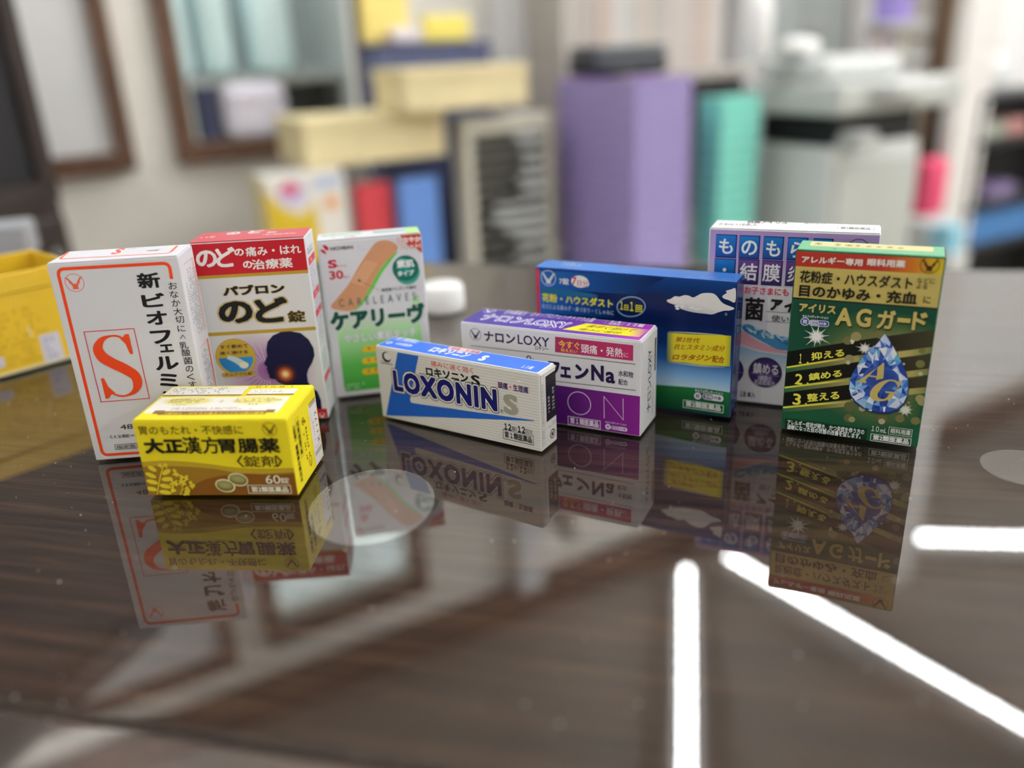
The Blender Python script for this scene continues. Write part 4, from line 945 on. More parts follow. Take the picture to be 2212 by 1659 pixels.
def carton_I():
    b = Carton('medicine_carton', POSE['I'], 'dark green eye drop carton with red band and blue jewel drop', 'medicine box', '174e34', ktop=.95, flap=ink('6fb98c', .95))
    f = b.front.use(1660, 500, 3.317); w, h = f.w, f.h; e = .0006
    v = lambda x, y: f.P(x, y)[1]
    v1, v2 = v(700, 278), v(700, 510)
    f.rect(e, v1, w - e, h - e, ((0, 'a02c22'), (.6, 'a83222'), (.8, 'b86a20'), (1, 'c0b02a')), gdir=((0,0),(w,0)))
    GD = 'b0a05a'
    f.rect(e, v2, w - e, v1, GD); f.rect(e, v2 - .0007, w - e, v2, '10140c')
    f.rect(e, e, w - e, v2 - .0007, ((0, '1a5236'), (.5, '134630'), (1, '0f4030')), gdir=((0,0),(0,v2)))
    # warm glow behind the drop and the fan of bands
    q = f.P(800, 1000); rim = []
    for i in range(40):
        t = 2 * math.pi * i / 40; x = q[0] + .031 * math.cos(t) * 1.1; y = q[1] + .031 * math.sin(t); rim.append((min(max(x, e), w - e), min(max(y, e), v2 - .004)))
    f.add([q] + rim, [(0, i, i % 40 + 1) for i in range(1, 41)], ((0, '9a8c5c'), (.4, '7a7446'), (.8, '3c5a36'), (1, '16482f')), [(0.01,0)] + [(.99,0)] * 40)
    BK = ((0, '0a0c0a'), (.55, '14120c'), (1, '3a3626'))
    for pts in ([(126,862),(830,752),(1205,702),(1200,830),(700,880),(115,968)], [(108,1014),(640,935),(1190,880),(1180,985),(610,1040),(104,1112)], [(98,1156),(600,1090),(1165,1035),(1155,1130),(560,1205),(91,1252)]):
        f.pp(pts, BK, ((150,900),(1150,850)))
    for a_, c_ in (((117,970),(650,885)), ((104,1114),(620,1048)), ((92,1256),(590,1208))):
        (x0, y0), (x1, y1) = a_, c_
        f.pp([(x0, y0), (x1, y1), (x1, y1 + 16), (x0, y0 + 12)], ((0, 'c8c83a'), (.6, 'c8bc4a'), (1, '8a8450')), (a_, c_))
        f.pp([(x0, y0 + 12), (x1, y1 + 16), (x1, y1 + 44), (x0, y0 + 40)], ((0, '1f5a38'), (.6, '6a6a3c'), (1, 'a09462')), (a_, c_))
    for a_, c_ in (((930,862),(1196,822)), ((960,1005),(1180,978)), ((960,1130),(1160,1112))):
        (x0, y0), (x1, y1) = a_, c_
        f.pp([(x0, y0), (x1, y1), (x1, y1 + 44), (x0, y0 + 44)], ((0, 'b0a060'), (1, '5a6a3c')), (a_, c_))
    for i in range(46):
        x, y = random.uniform(560, 1110), random.uniform(720, 1360); r = random.choice((9,12,16,24,34,38))
        f.pd(x, y, r, random.choice(('8a8458','6a683e','a09a78','5a5c38')) if r > 18 else random.choice(('b0ac90','9a9670','c4c4b0')), n=18)
    f.T('アレルギー専用', (238,222), (678,196), 'dcd4d0', bold=.03); f.T('眼科用薬', (706,244), (985,206), 'dcd4d0', bold=.03)
    f.peagle(1156, 240, 60, '3a2410')
    DK = '1c1810'
    f.T('花粉症・ハウスダスト', (222,363), (1040,325), DK, bold=.025); f.T('などに', (1063,366), (1198,336), '3a3420', bold=.01); f.T('よる', (1058,408), (1142,376), '3a3420', bold=.01)
    f.T('目のかゆみ・充血', (217,463), (1073,433), DK, bold=.035); f.T('に', (1106,512), (1168,466), '3a3420', bold=.01)
    GO = 'b3a15c'
    sh = [(.07, '0a1c14')]
    f.T('アイリス', (219,570), (487,530), GO, bold=.045, outline=[(.065, '0a1c14')])
    for tx, bl, tr in (('A',(476,668),(610,550)),('G',(622,678),(745,556)),('ガ',(772,692),(918,566)),('ー',(922,648),(1020,622)),('ド',(1022,704),(1145,580))):
        p, q_ = f.P(*bl), f.P(*tr); f.text3(tx, (p[0]+.0003, p[1]-.0006), (q_[0]+.0003, p[1]-.0006), (p[0]+.0003, q_[1]-.0006), '0a1c14', .036, 0, 0, 1, ())
        f.T(tx, bl, tr, GO, bold=.036)
    f.T('セルフメディケーション', (244,612), (432,608), 'e0e0e0', bold=.03, outline=[(.07, '1a2a5a')]); f.badge((263,643), (296,668), (432,644), 25, '24348a', 'd0d4dc')
    f.star(345, 750, 92, 'd8e0d8', 10, .36, '1a5236'); f.star(690, 835, 62, 'd0d0c8', 9, .36, '2a2a22'); f.star(980, 1275, 58, 'c4c4b8', 9, .42, '4a6040')
    YL = 'cfc94a'
    for n_, (x0, y0, x1, y1), tx, bl, br, tl in (('１', (210,942,250,874), '抑える', (310,922), (545,892), (306,866)), ('2', (188,1090,250,1020), '鎮める', (290,1068), (527,1038), (288,1014)), ('3', (172,1236,238,1162), '整える', (280,1218), (510,1196), (276,1160))):
        f.T(n_, (x0 + (8 if n_ == '１' else 0), y0), (x1 - (6 if n_ == '１' else 0), y1), YL, bold=.022); f.pd(x1 + 32, y0 - 6, 7, YL, n=10); f.T3(tx, bl, br, tl, YL, bold=.03)
    d = Panel.use
    f.use(1810, 710, 8.295)
    out = [(845,80),(900,140),(985,300),(1060,440),(1140,580),(1210,740),(1255,900),(1262,1050),(1240,1190),(1170,1330),(1060,1430),(910,1480),(750,1480),(600,1450),(450,1380),(320,1290),(240,1180),(206,1060),(216,920),(270,780),(350,650),(440,500),(540,390),(650,290),(760,180)]
    f.pp([(x * 1.02 - 15, y * 1.03 - 5) for x, y in out], '1c2c5c'); f.pp(out, '2a4c9c')
    P_ = [Vector(p) for p in out]; c = Vector((740, 960)); n = len(P_)
    pal = ('24408c','3a62b4','6c96cc','b8c4dc','cfd2dc','1c2f78','8fb4d8','4f86c0','2a4c9c','5a9cc0','203a86','c8ccd8')
    rings = [[c + (p - c) * k for p in P_] for k in (1, .80, .58, .34)]
    f.lay += 1; f.hold = True
    for a_ in range(3):
        for i in range(n):
            j = (i + 1) % n
            p0, p1, q0, q1 = rings[a_][i], rings[a_][j], rings[a_+1][i], rings[a_+1][j]
            if (i + a_) % 2: T_ = ((p0, p1, q0), (p1, q1, q0))
            else: T_ = ((p0, p1, q1), (p0, q1, q0))
            for tri in T_:
                pick = random.choice(pal if a_ < 2 else pal[:3] + pal[8:9] + ('24408c','2a4c9c','1c2f78'))
                f.pp([tuple(z_) for z_ in tri], pick)
    f.hold = False
    for pts, cc in (([(650,320),(755,205),(780,320)], 'c8ccd6'), ([(755,205),(880,320),(780,320)], '3a5cb8'), ([(845,85),(940,240),(930,310),(800,210)], 'aab8d4'), ([(680,335),(740,560),(660,555)], 'c8ccd6'), ([(730,335),(895,335),(800,440)], 'd0d2d8'), ([(895,335),(985,340),(900,480),(810,560)], '8a9cc8'), ([(535,415),(565,400),(650,530),(600,550)], 'c8ccd6'), ([(500,490),(560,570),(620,560),(540,430)], '5c8cbc'), ([(425,600),(560,690),(440,690)], 'c4cada'), ([(880,745),(1050,700),(1085,750),(900,830)], 'c4cad4'), ([(930,655),(1020,570),(1040,620)], 'c8ccd4'), ([(260,1215),(400,1130),(490,1190),(330,1275)], 'c4c8da'), ([(205,1060),(340,1100),(250,1130),(245,1200)], 'c8d0dc'), ([(320,1290),(440,1240),(520,1260),(490,1420)], '84a8c8'), ([(900,1390),(1080,1230),(1120,1340),(1040,1415)], 'b8c2cc'), ([(810,1390),(860,1390),(840,1480),(815,1480)], 'd0d6da'), ([(535,1445),(620,1440),(600,1470)], 'c8d4da'), ([(340,1000),(420,1060),(400,1090),(310,1010)], '6cc0c4'), ([(330,1060),(420,1090),(380,1140)], '6a52c0'), ([(1190,1110),(1250,1020),(1240,1080)], 'a8c0dc')):
        f.pp(pts, cc)
    f.pd(770, 880, 330, ((0, '20387e'), (.6, '24408c'), (.85, '2c4c98'), (1, '34569e')), ry=250, n=28)
    f.pp([(800,607),(833,603),(816,882),(690,905),(682,930),(690,866),(552,846),(490,915),(512,936),(505,962),(325,942),(332,930),(395,904),(770,640)], GO); f.pp([(572,822),(702,838),(712,680)], '24408c')
    f.ps([(1080,1000),(1060,950),(990,918),(900,920),(790,975),(700,1060),(645,1150),(665,1225),(740,1262),(840,1262),(915,1222),(950,1180)], [.0002,.0010,.0008,.0010,.0022,.0032,.0034,.0030,.0016,.0010,.0016,.0022], GO, smooth=5)
    f.pp([(1150,930),(1120,930),(1040,960),(1075,1020),(1040,1062),(1060,1066),(1100,1030)], GO); f.pp([(855,1108),(1086,1130),(1078,1150),(1005,1158),(935,1292),(895,1285),(925,1180),(930,1148),(850,1134)], GO)
    f.use(1660, 500, 3.317)
    f.pp([(121,1336),(708,1412),(700,1489),(119,1410)], '0a3020')
    f.T('アレルギー症状が続き、かつ炎症を伴う方の', (136,1378), (690,1414), 'd8dcd8', bold=.02); f.T('過敏になった目の状態の改善を促します。', (134,1410), (664,1446), 'd8dcd8', bold=.02)
    f.T('１０', (736,1424), (795,1394), 'c8ccc4', space=.62, bold=.01); f.T('mL', (800,1434), (848,1408), 'c8ccc4', bold=.01)
    f.outline((859,1446), (1032,1416), .0002, 'c8ccc4'); f.T('眼科用薬', (874,1440), (1022,1422), 'c8ccc4', bold=.015)
    f.outline((730,1492), (1024,1482), .00025, 'd8dcd8'); f.T('第2類医薬品', (746,1487), (1008,1484), 'd8dcd8', bold=.025)
    t = b.top; t.rect(t.w * .08, t.h * .42, t.w * .92, t.h * .92, 'e6d69a', r=.002); t.fine(t.w * .11, t.h * .5, t.w * .89, t.h * .86, 1, '8a7a44', dens=.9)
    t.fine(t.w * .25, t.h * .1, t.w * .33, t.h * .3, 1, '2a5a40')
    b.done()
# ---------------------------------------------------------------- yellow tin at the left
YM = mat('tin_yellow', col('dcb62c', 1.15), .25, noise=.03, coat=.4)
ta = math.atan2(.034, .031); U = Vector((math.cos(ta), math.sin(ta), 0)); B = Vector((-U.y, U.x, 0))
fr = Vector((-.312, .559, 0)) + U * .016; TW, TDp, TH = .120, .070, .067
root = empty('yellow_tin', fr - U * TW / 2 + B * TDp / 2 + Vector((0, 0, .0012)), ta); tag(root, 'open yellow tin box at the left edge, behind the white carton', 'tin box')
bpy.context.view_layer.update()
bm = bmesh.new(); a, b_, th = TW / 2, TDp / 2, .0018
bm_box(bm, -a, a, -b_, -b_ + th, .001, TH - .0125); bm_box(bm, -a, a, b_ - th, b_, .001, TH - .0125); bm_box(bm, -a, -a + th, -b_ + th, b_ - th, .001, TH - .0125); bm_box(bm, a - th, a, -b_ + th, b_ - th, .001, TH - .0125); bm_box(bm, -a, a, -b_, b_, 0, .0014)
finish('tin_body', bm, YM, root)
bm = bmesh.new(); q = .0014
bm_box(bm, -a - q, a + q, -b_ - q, -b_ + th, TH - .013, TH, .0008); bm_box(bm, -a - q, a + q, b_ - th, b_ + q, TH - .013, TH, .0008); bm_box(bm, -a - q, -a + th, -b_ + th, b_ - th, TH - .013, TH, .0008); bm_box(bm, a - th, a + q, -b_ + th, b_ - th, TH - .013, TH, .0008)
finish('tin_rim', bm, YM, root)
bm = bmesh.new(); bm_box(bm, -a - .0006, a + .0006, -b_ - .0006, b_ + .0006, 0, .0022, .0006)
finish('base_seam', bm, mat('tin_base', col('d8cfae'), .3, .4), root)
bm = bmesh.new(); bm_box(bm, -a + th, a - th, -b_ + th, b_ - th, .0022, TH - .020)
finish('tin_contents', bm, mat('brown_contents', col('4a3222'), .6, noise=.4, scale=160), root)
p = Panel(root, fr - U * TW + Vector((0, 0, .0012)), U, Vector((0, 0, 1)), TW, TH, 1.15, .35)
p.use(0, 520, 3.073)
p.pfine((-60, 880), (300, 400), 9, 'a8831c', dens=.6); p.prect((305, 818), (385, 600), 'c9c6cf'); p.pfine((322, 790), (372, 620), 4, '77749a', vertical=False, dens=.95)
p.prect((-130, 880), (20, 770), 'c4c2cc'); p.pfine((-120, 870), (14, 780), 3, '77749a'); p.ps([(180,570),(215,640)], .0012, 'd9cf9a')
p.build('tin_print')
# ---------------------------------------------------------------- things behind the table
def solve(C, D, x):
    """how far from C along D until the photo column x"""
    lo, hi = 0.0, 1.2; s0 = px_of(C)[0] < x
    for _ in range(40):
        m_ = (lo + hi) / 2
        if (px_of(C + D * m_)[0] < x) == s0: lo = m_
        else: hi = m_
    return lo
def corner_box(cx, xl, xr, yt, yb, Y, zb=None):
    """(base corner nearest us, width along the wall, depth, height) of a box turned like the rear wall"""
    P0 = at(cx, yt, Y); zt = P0.z; z0 = zb if zb is not None else at(cx, yb, Y).z
    return Vector((P0.x, P0.y, z0)), solve(P0, WD, xr), solve(P0, -WN, xl), zt - z0
def put(name, geo, m, label, cat, bev=.004, group=None, gap=0.0):
    C, w, d, h = geo
    o = box(name, 0, w, 0, d, gap, h, m, None, bev, C, WYAW)
    if label: tag(o, label, cat, group)
    return o
# low desk along the wall
M_desk = mat('desk_top', col('b9b4aa'), .5, noise=.05, scale=6)
dk = empty('desk', WP + Vector((0, 0, FLOOR)), WYAW); tag(dk, 'pale low desk along the rear wall carrying the stacked trays', 'desk')
box('desktop', -1.0, .47, -.98, -.30, DESK - FLOOR - .03, DESK - FLOOR, M_desk, dk, .004)
for sx in (-.96, .43):
    for sy in (-.94, -.34): box('leg', sx - .02, sx + .02, sy - .02, sy + .02, 0, DESK - FLOOR - .031, M_grey, dk)
# stacks of trays
def tray_stack(name, geo, n, cs, label, cat, group):
    C, w, d, h = geo; ph = h / n
    bm = bmesh.new(); t = .004
    bm_box(bm, .004, w - .004, .004, d - .004, 0, .004, .001)
    for a in ((.004, w - .004, .004, .004 + t), (.004, w - .004, d - .004 - t, d - .004), (.004, .004 + t, .004 + t, d - .004 - t), (w - .004 - t, w - .004, .004 + t, d - .004 - t)): bm_box(bm, a[0], a[1], a[2], a[3], .004, ph - .006)
    me = bpy.data.meshes.new('tray_body'); bm.to_mesh(me); bm.free()
    bm = bmesh.new()
    for a in ((0, w, 0, .009), (0, w, d - .009, d), (0, .009, .009, d - .009), (w - .009, w, .009, d - .009)): bm_box(bm, a[0], a[1], a[2], a[3], ph - .007, ph - .0006, .001)
    mr = bpy.data.meshes.new('tray_rim'); bm.to_mesh(mr); bm.free()
    me.materials.append(cs[0]); mr.materials.append(cs[1])
    for i in range(n):
        r = empty(name, C + Vector((0, 0, i * ph + .0004)), WYAW)
        pos = 'topmost' if i == n - 1 else ('lowest' if i == 0 else None)
        tag(r, (label[0] % pos) if pos else label[1] % (('second', 'third', 'fourth', 'fifth', 'sixth', 'seventh', 'eighth', 'ninth', 'tenth', 'eleventh', 'twelfth', 'thirteenth', 'fourteenth', 'fifteenth')[n - 2 - i]), cat, group)
        for nm, q in (('tray_body', me), ('tray_rim', mr)):
            o = bpy.data.objects.new(nm, q); sc.collection.objects.link(o); o.parent = r
PG = corner_box(1372, 1200, 1500, 172, 600, 1.86, DESK)
tray_stack('stacking_tray', PG, 15, (mat('tray_purple', col('9c97c6', 1.05), .45, noise=.05), mat('tray_purple_rim', col('a985cc', 1.0), .4, noise=.05)), ('purple tray, %s of the tall purple stack', 'purple tray, %s from the top of the tall purple stack'), 'tray', 'purple stacking trays')
TG = corner_box(1560, 1508, 1648, 212, 600, 2.02, DESK)
tray_stack('stacking_tray', TG, 13, (mat('tray_teal', col('78cabb', 1.2), .45, noise=.05), mat('tray_teal_rim', col('86d6c8', 1.2), .4, noise=.05)), ('teal tray, %s of the narrow teal stack', 'teal tray, %s from the top of the narrow teal stack'), 'tray', 'teal stacking trays')
# drawer tower with papers
C, w, d, h = corner_box(1000, 972, 1190, 258, 600, 1.92, DESK)
r = empty('letter_tray_tower', C, WYAW); tag(r, 'grey tower of dark letter slots with papers, left of the purple stack', 'letter tray tower')
M_cream = mat('tower_frame', col('c3c0b0', 1.1), .5, noise=.03)
for nm, a in (('side_panel', (0, .022, 0, d, 0, h)), ('side_panel', (w - .012, w, 0, d, 0, h)), ('top_panel', (.022, w - .012, 0, d, h - .035, h)), ('back_panel', (.022, w - .012, d - .01, d, 0, h - .035)), ('base_panel', (.022, w - .012, 0, d - .01, 0, .02))): box(nm, *a, M_cream, r, .002)
M_slot = mat('slot_dark', col('3c4044'), .5, noise=.1)
ns = 11; papers = []
for i in range(ns):
    z = .02 + (h - .055) * i / ns
    box('shelf_board', .0225, w - .0125, .006, d - .011, z, z + .006, M_slot, r)
box('slot_lining', .0222, .026, .03, d - .011, .02, h - .036, M_slot, r)
for i in range(ns):
    z = .02 + (h - .055) * i / ns + .0062
    x0 = (.62, .55, .60, .45, .30, .35, .66, .62, .68, .66, .6)[i] * w; th = random.uniform(.008, .016)
    pb = box('paper_stack', 0, w - .0135 - x0, -.004, d - .05, 0, th, mat('paper_white', col('cfd3cf', 1.1), .8, noise=.03), None, 0, C + WD * x0 - WN * .012 + Vector((0, 0, z)), WYAW)
    tag(pb, 'white papers in slot %s of the grey letter tower' % ('one', 'two', 'three', 'four', 'five', 'six', 'seven', 'eight', 'nine', 'ten', 'eleven')[i] + ' from the bottom', 'papers', 'papers in the letter tower')
TOWTOP = C.z + h
# binders and the yellow and white carton under the tan boxes
put('ring_binder', corner_box(768, 755, 843, 402, 600, 1.84, DESK), mat('binder_red', col('c83c46', 1.15), .5, noise=.04), 'red binder standing under the lower tan box', 'binder')
put('ring_binder', corner_box(862, 850, 945, 392, 600, 1.86, DESK), mat('binder_blue', col('5f88cc', 1.15), .5, noise=.04), 'blue binder standing beside the red binder', 'binder')
C, w, d, h = corner_box(566, 538, 742, 386, 600, 1.66, DESK)
d = min(d, .12)
r = empty('printed_carton', C, WYAW); tag(r, 'white and yellow printed carton under the left end of the tan box', 'carton'); bpy.context.view_layer.update()
box('carton_body', 0, w, 0, d, 0, h, mat('carton_white', col('cfcbc2', 1.1), .6, noise=.03), r, .003)
p = Panel(r, C - WN * d, WN, Vector((0, 0, 1)), d, h, 1.2); 
p.rect(0.001, 0.001, d - .001, h - .001, 'cfc08a')
p.build('side_print')
p = Panel(r, C.copy(), WD, Vector((0, 0, 1)), w, h, 1.2); p.rect(0.001, 0.001, w - .001, h - .001, 'd4d0c8'); p.rect(w * .6, h * .90, w * .95, h * .97, 'a8b4cc'); p.poly([(0.001, h * .3), (0.001, h * .93), (w * .2, h * .80), (w * .42, h * .74), (w * .6, h * .82), (w * .62, h * .3)], 'c9ad2c'); p.disc(w * .33, h * .885, .030, 'b9b4d0', ry=.026); p.disc(w * .31, h * .915, .020, 'c8607c', ry=.014); p.disc(w * .8, h * .80, .014, 'd08a40'); p.build('front_print')
CT = C.z + h
# tan wooden boxes
M_tan = mat('tan_board', col('d3c599', 1.2), .6, noise=.05, scale=10)
def lidded(geo, label):
    C, w, d, h = geo
    r = empty('wooden_box', C, WYAW); tag(r, label, 'box', 'tan boxes stacked by the wall')
    box('box_body', .003, w - .003, .003, d - .003, 0.0005, h * .74, M_tan, r, .003); box('box_lid', 0, w, 0, d, h * .745, h, M_tan, r, .003)
    return C, w, d, h
L1 = corner_box(652, 592, 962, 285, 392, 1.76); C, w, d, h = L1
C.z = max(CT, C.z) + .001
L1 = lidded((C, w, d, h), 'long tan box, lower one of the two, above the red and blue binders')
C2, w2, d2, h2 = corner_box(868, 800, 1142, 150, 275, 1.80)
C2.z = L1[0].z + L1[3] + .001
L2 = lidded((C2, w2, d2, at(868, 150, 1.80).z - C2.z), 'large tan box, upper one of the two, under the navy case')
# navy case with yellow packs on it
C3, w3, d3, h3 = corner_box(806, 765, 1058, 96, 250, 2.08); d3 = min(d3, .10)
r = empty('navy_case', Vector((C3.x, C3.y, DESK)), WYAW)
tag(r, 'navy blue case standing behind the upper tan box', 'case')
H3 = C3.z + h3 - DESK
box('case_body', 0, w3, 0, d3, 0, H3 - .02, mat('case_navy', col('50587a'), .5, noise=.06), r, .004); box('case_lid', -.002, w3 + .002, -.002, d3 + .002, H3 - .019, H3, mat('case_navy_lid', col('3c4068'), .5, noise=.06), r, .003)
MY = mat('pack_yellow', col('e6cf78', 1.15), .45, noise=.05)
for (x0, x1, yt, n, m_, lab) in ((800, 900, -40, .02, MY, 'yellow pack standing upright on the navy case'), (912, 1008, 34, .0, mat('pack_deep_yellow', col('ecd266', 1.2), .4, noise=.05), 'yellow pack lying at the right end of the navy case'), (842, 906, 62, -.02, mat('pack_white', col('d9d2d6', 1.1), .5, noise=.04), 'small white pack between the two yellow packs on the navy case')):
    P0 = at(x0, 100, 2.1 + (x0 - 800) * .0009); s0 = (P0 - r.location).dot(WD); s1 = s0 + solve(P0, WD, x1)
    zt = at((x0 + x1) / 2, yt, P0.y + .05).z - DESK
    dp_ = .035
    o = box('yellow_pack' if 'yellow pack' in lab and 'white' not in lab else 'white_pack', 0, s1 - s0, 0, dp_, 0, zt - H3, m_, None, .008, r.location + WD * s0 - WN * (.03 + n) + Vector((0, 0, H3 + .001)), WYAW); tag(o, lab, 'pack')
# grey cabinet between the framed opening and the case
s0, _ = wall_hit(742, 100); s1, _ = wall_hit(800, 100)
# white pillar against the wall
s0, _ = wall_hit(1040, 60); s1, _ = wall_hit(1104, 60)
pil = struct(wall_box('trim_2', s0, s1, FLOOR, CEIL - .131, .001, .08, M_white))
# open shelving on the wall right of the pillar
s0, _ = wall_hit(1118, 60); s1, _ = wall_hit(1478, 60)
root = empty('wall_shelf', WP, WYAW); tag(root, 'pale shelving on the wall above the purple stack', 'shelf')
def plane_hit(x, y, n):
    """as wall_hit, on a plane n metres in front of the rear wall"""
    d = ray(x, y); t = (WP + WN * n - O).dot(WN) / d.dot(WN); p = O + d * t
    return (p - WP).dot(WD), p.z
_, za = plane_hit(1300, 166, .48)
SC = mat('shelf_cream', col('bab4ac', 1.0), .5, noise=.04)
for nm, a in (('back_panel', (s0, s1, -.012, -.001, DESK + .0, 1.3)), ('side_panel', (s0 - .02, s0, -.26, -.001, DESK, 1.3)), ('side_panel', (s1, s1 + .055, -.27, -.001, DESK, 1.3)), ('shelf_board', (s0, s1, -.50, -.0121, za - .02, za)), ('shelf_board', (s0, s1, -.26, -.0121, za + .36, za + .38)), ('shelf_board', (s0, s1, -.26, -.0121, za + .70, za + .72))):
    box(nm, *a, M_white if a[1] > s1 else SC, root)
pal = ('ccc2bc','d2cac2','c6bab6','d0beb2','d8d4d0','cac8c4','cec2b6','c0bcb8')
x = s0 + .004; k = 0
while x < s1 - .06 and k < 14:
    wv = random.uniform(.03, .06); hh = random.uniform(.22, .30); c_ = pal[k % 8]
    o = box('file_folder', 0, wv - .003, 0, .2, 0, hh, mat('folder_' + c_, col(c_, .82), .6, noise=.05), None, .002, WP + WD * x + WN * .215 + Vector((0, 0, za + .001)), WYAW)
    tag(o, 'muted file folder, %s in the row on the wall shelf' % ('first', 'second', 'third', 'fourth', 'fifth', 'sixth', 'seventh', 'eighth', 'ninth', 'tenth', 'eleventh', 'twelfth', 'thirteenth', 'fourteenth')[k] + ' from the left', 'folder', 'folders on the wall shelf')
    x += wv; k += 1
# dark printer standing on the deep board of the wall shelf
p0_, _ = plane_hit(1284, 120, .48); p1_, zp = plane_hit(1452, 92, .48); w = p1_ - p0_
pr_ = empty('printer', WP + WD * p0_ + WN * .48 + Vector((0, 0, za + .001)), WYAW); tag(pr_, 'dark grey printer on the wall shelf behind the tall purple stack', 'printer')
hp = zp - za
box('printer_body', .004, w - .004, .004, .125, 0, hp * .7, M_dark, pr_, .01); box('printer_lid', 0.006, w - .006, .006, .123, hp * .71, hp, mat('printer_lid', col('4c5254'), .35, noise=.06), pr_, .012); box('paper_tray', .03, w - .03, -.012, .0035, .01, .022, M_dark, pr_, .003)
# ---------------------------------------------------------------- the grey copier at right
M_cop = mat('copier_shell', col('b9bdb8', 1.1), .45, noise=.03, scale=5)
M_cop2 = mat('copier_pale', col('c9ccca', 1.15), .45, noise=.03, scale=5)
C, w, d, h = corner_box(1800, 1640, 1992, 320, 620, 2.02, FLOOR)
d = max(d, .25)
cp = empty('copier', C, WYAW); tag(cp, 'large grey office copier right of the teal stack', 'copier')
box('lower_body', 0, w, 0, d, 0, h, M_cop2, cp, .015)
HL = at(1680, 258, 2.0).z - FLOOR; HT_ = at(1700, 185, 2.0).z - FLOOR
box('output_recess', .01, w - .02, .014, d - .01, h + .0005, HL, M_black, cp)
box('paper_tray', .015, w * .30, -.06, .0135, h + .0005, h + .018, M_cop, cp, .006)
x1 = solve(at(1800, 250, 2.02), WD, 2050)
bm = bmesh.new(); bm_box(bm, -.03, x1, -.03, d + .02, HL + .0005, HT_, .012); finish('scanner_head', bm, M_cop, cp)
box('document_feeder', .0, w * .85, .04, d, HT_ + .0005, HT_ + .055, M_cop2, cp, .02)
box('control_panel', w * .25, w * .75, -.10, -.0305, HT_ - .035, HT_ - .004, M_cop2, cp, .006)
box('front_cover', w * .05, w * .95, -.012, -.0002, h * .45, h - .04, M_cop, cp, .004)
o = box('paper_sheet', 0, w * .2, 0, .06, 0, .018, mat('output_paper', col('b4b6b4'), .6, noise=.04), None, .006, C + WD * w * .06 + WN * .055 + Vector((0, 0, h + .0192)), WYAW); tag(o, 'printed sheets in the dark output slot of the copier', 'papers')
# white jug and bags on the copier
zc = C.z + HT_ + .056
def on_copier(name, px, Y, r_, hh, m, label, cat, prof=None):
    p = at(px, 150, Y); bm = bmesh.new()
    prof = prof or [(.8, 0), (1, .06), (1, .62), (.85, .78), (.42, .88), (.42, 1)]
    lathe(bm, [(a * r_, b * hh) for a, b in prof], 24)
    return tag(finish(name, bm, m, None, (p.x, p.y, zc), 0, True), label, cat)
on_copier('plastic_bottle', 1630, 2.10, .034, .17, mat('bottle_white', col('f4f4f2', 1.1), .3, noise=.02), 'bright white plastic bottle standing on the copier, left end', 'bottle')
bm = bmesh.new(); bmesh.ops.create_icosphere(bm, subdivisions=3, radius=1)
for v in bm.verts: v.co = Vector((v.co.x * .06, v.co.y * .045, max(-.022, v.co.z * .026) + .022))
p_ = at(1722, 150, 2.16); tag(finish('white_bag', bm, mat('bag_white', col('dededc', 1.15), .5, noise=.03), None, (p_.x, p_.y, zc), WYAW, True), 'crumpled white bag lying on top of the copier', 'bag')
# shelving with odds and ends on the wall above the copier
s0, _ = wall_hit(1532, 60); s1, _ = wall_hit(1720, 60)
cab = empty('steel_cabinet', WP, WYAW); tag(cab, 'grey steel cabinet against the wall behind the copier', 'cabinet')
box('cabinet_body', s0, s1, -.20, -.001, FLOOR + .0005, 1.05, M_grey, cab, .004)
m_ = (s0 + s1) / 2
for a, b_, hx in ((s0 + .006, m_ - .003, m_ - .03), (m_ + .003, s1 - .006, m_ + .022)):
    box('cabinet_door', a, b_, -.216, -.201, FLOOR + .06, 1.04, mat('cabinet_door', col('9da3a2', 1.1), .4, noise=.04), cab, .003); box('door_handle', hx - .008, hx + .008, -.232, -.2165, .05, .2, M_dark, cab, .002)
# brown post, pale wall strip, shelf of purple packs and a second brown post
def upright(name, x0, x1, Y, m, zb=FLOOR, zt=CEIL - .001, dep=.08, yref=150):
    a = at(x0, yref, Y); ln = solve(a, WD, x1)
    return box(name, 0, ln, 0, dep, zb, zt, m, None, .002, Vector((a.x, a.y, 0)), WYAW)
struct(upright('trim_3', 1790, 1828, 2.95, M_brown)); struct(upright('trim_4', 1829, 1882, 2.95, M_white))
struct(upright('trim_5', 2038, 2084, 2.75, mat('post_brown', col('6e5640'), .5, noise=.15, scale=14), dep=.06))
struct(upright('trim_6', 2078, 2152, 2.50, mat('pillar_white', col('d8d6d2', 1.15), .6, noise=.03), dep=.04))
a = at(1890, 150, 2.95); ln = solve(a, WD, 2016)
sh = empty('side_shelf', Vector((a.x, a.y, 0)), WYAW); tag(sh, 'white open shelf between the two brown posts at right', 'shelf')
zs = [at(1950, y, 3.0).z for y in (215, 118, 45)]
box('back_panel', 0, ln, .26, .27, zs[0] - .3, zs[2] + .35, mat('shelf_back', col('cfcac6', 1.1), .6, noise=.05), sh)
for z in zs: box('shelf_board', .001, ln - .001, .0, .259, z - .015, z, M_white, sh)
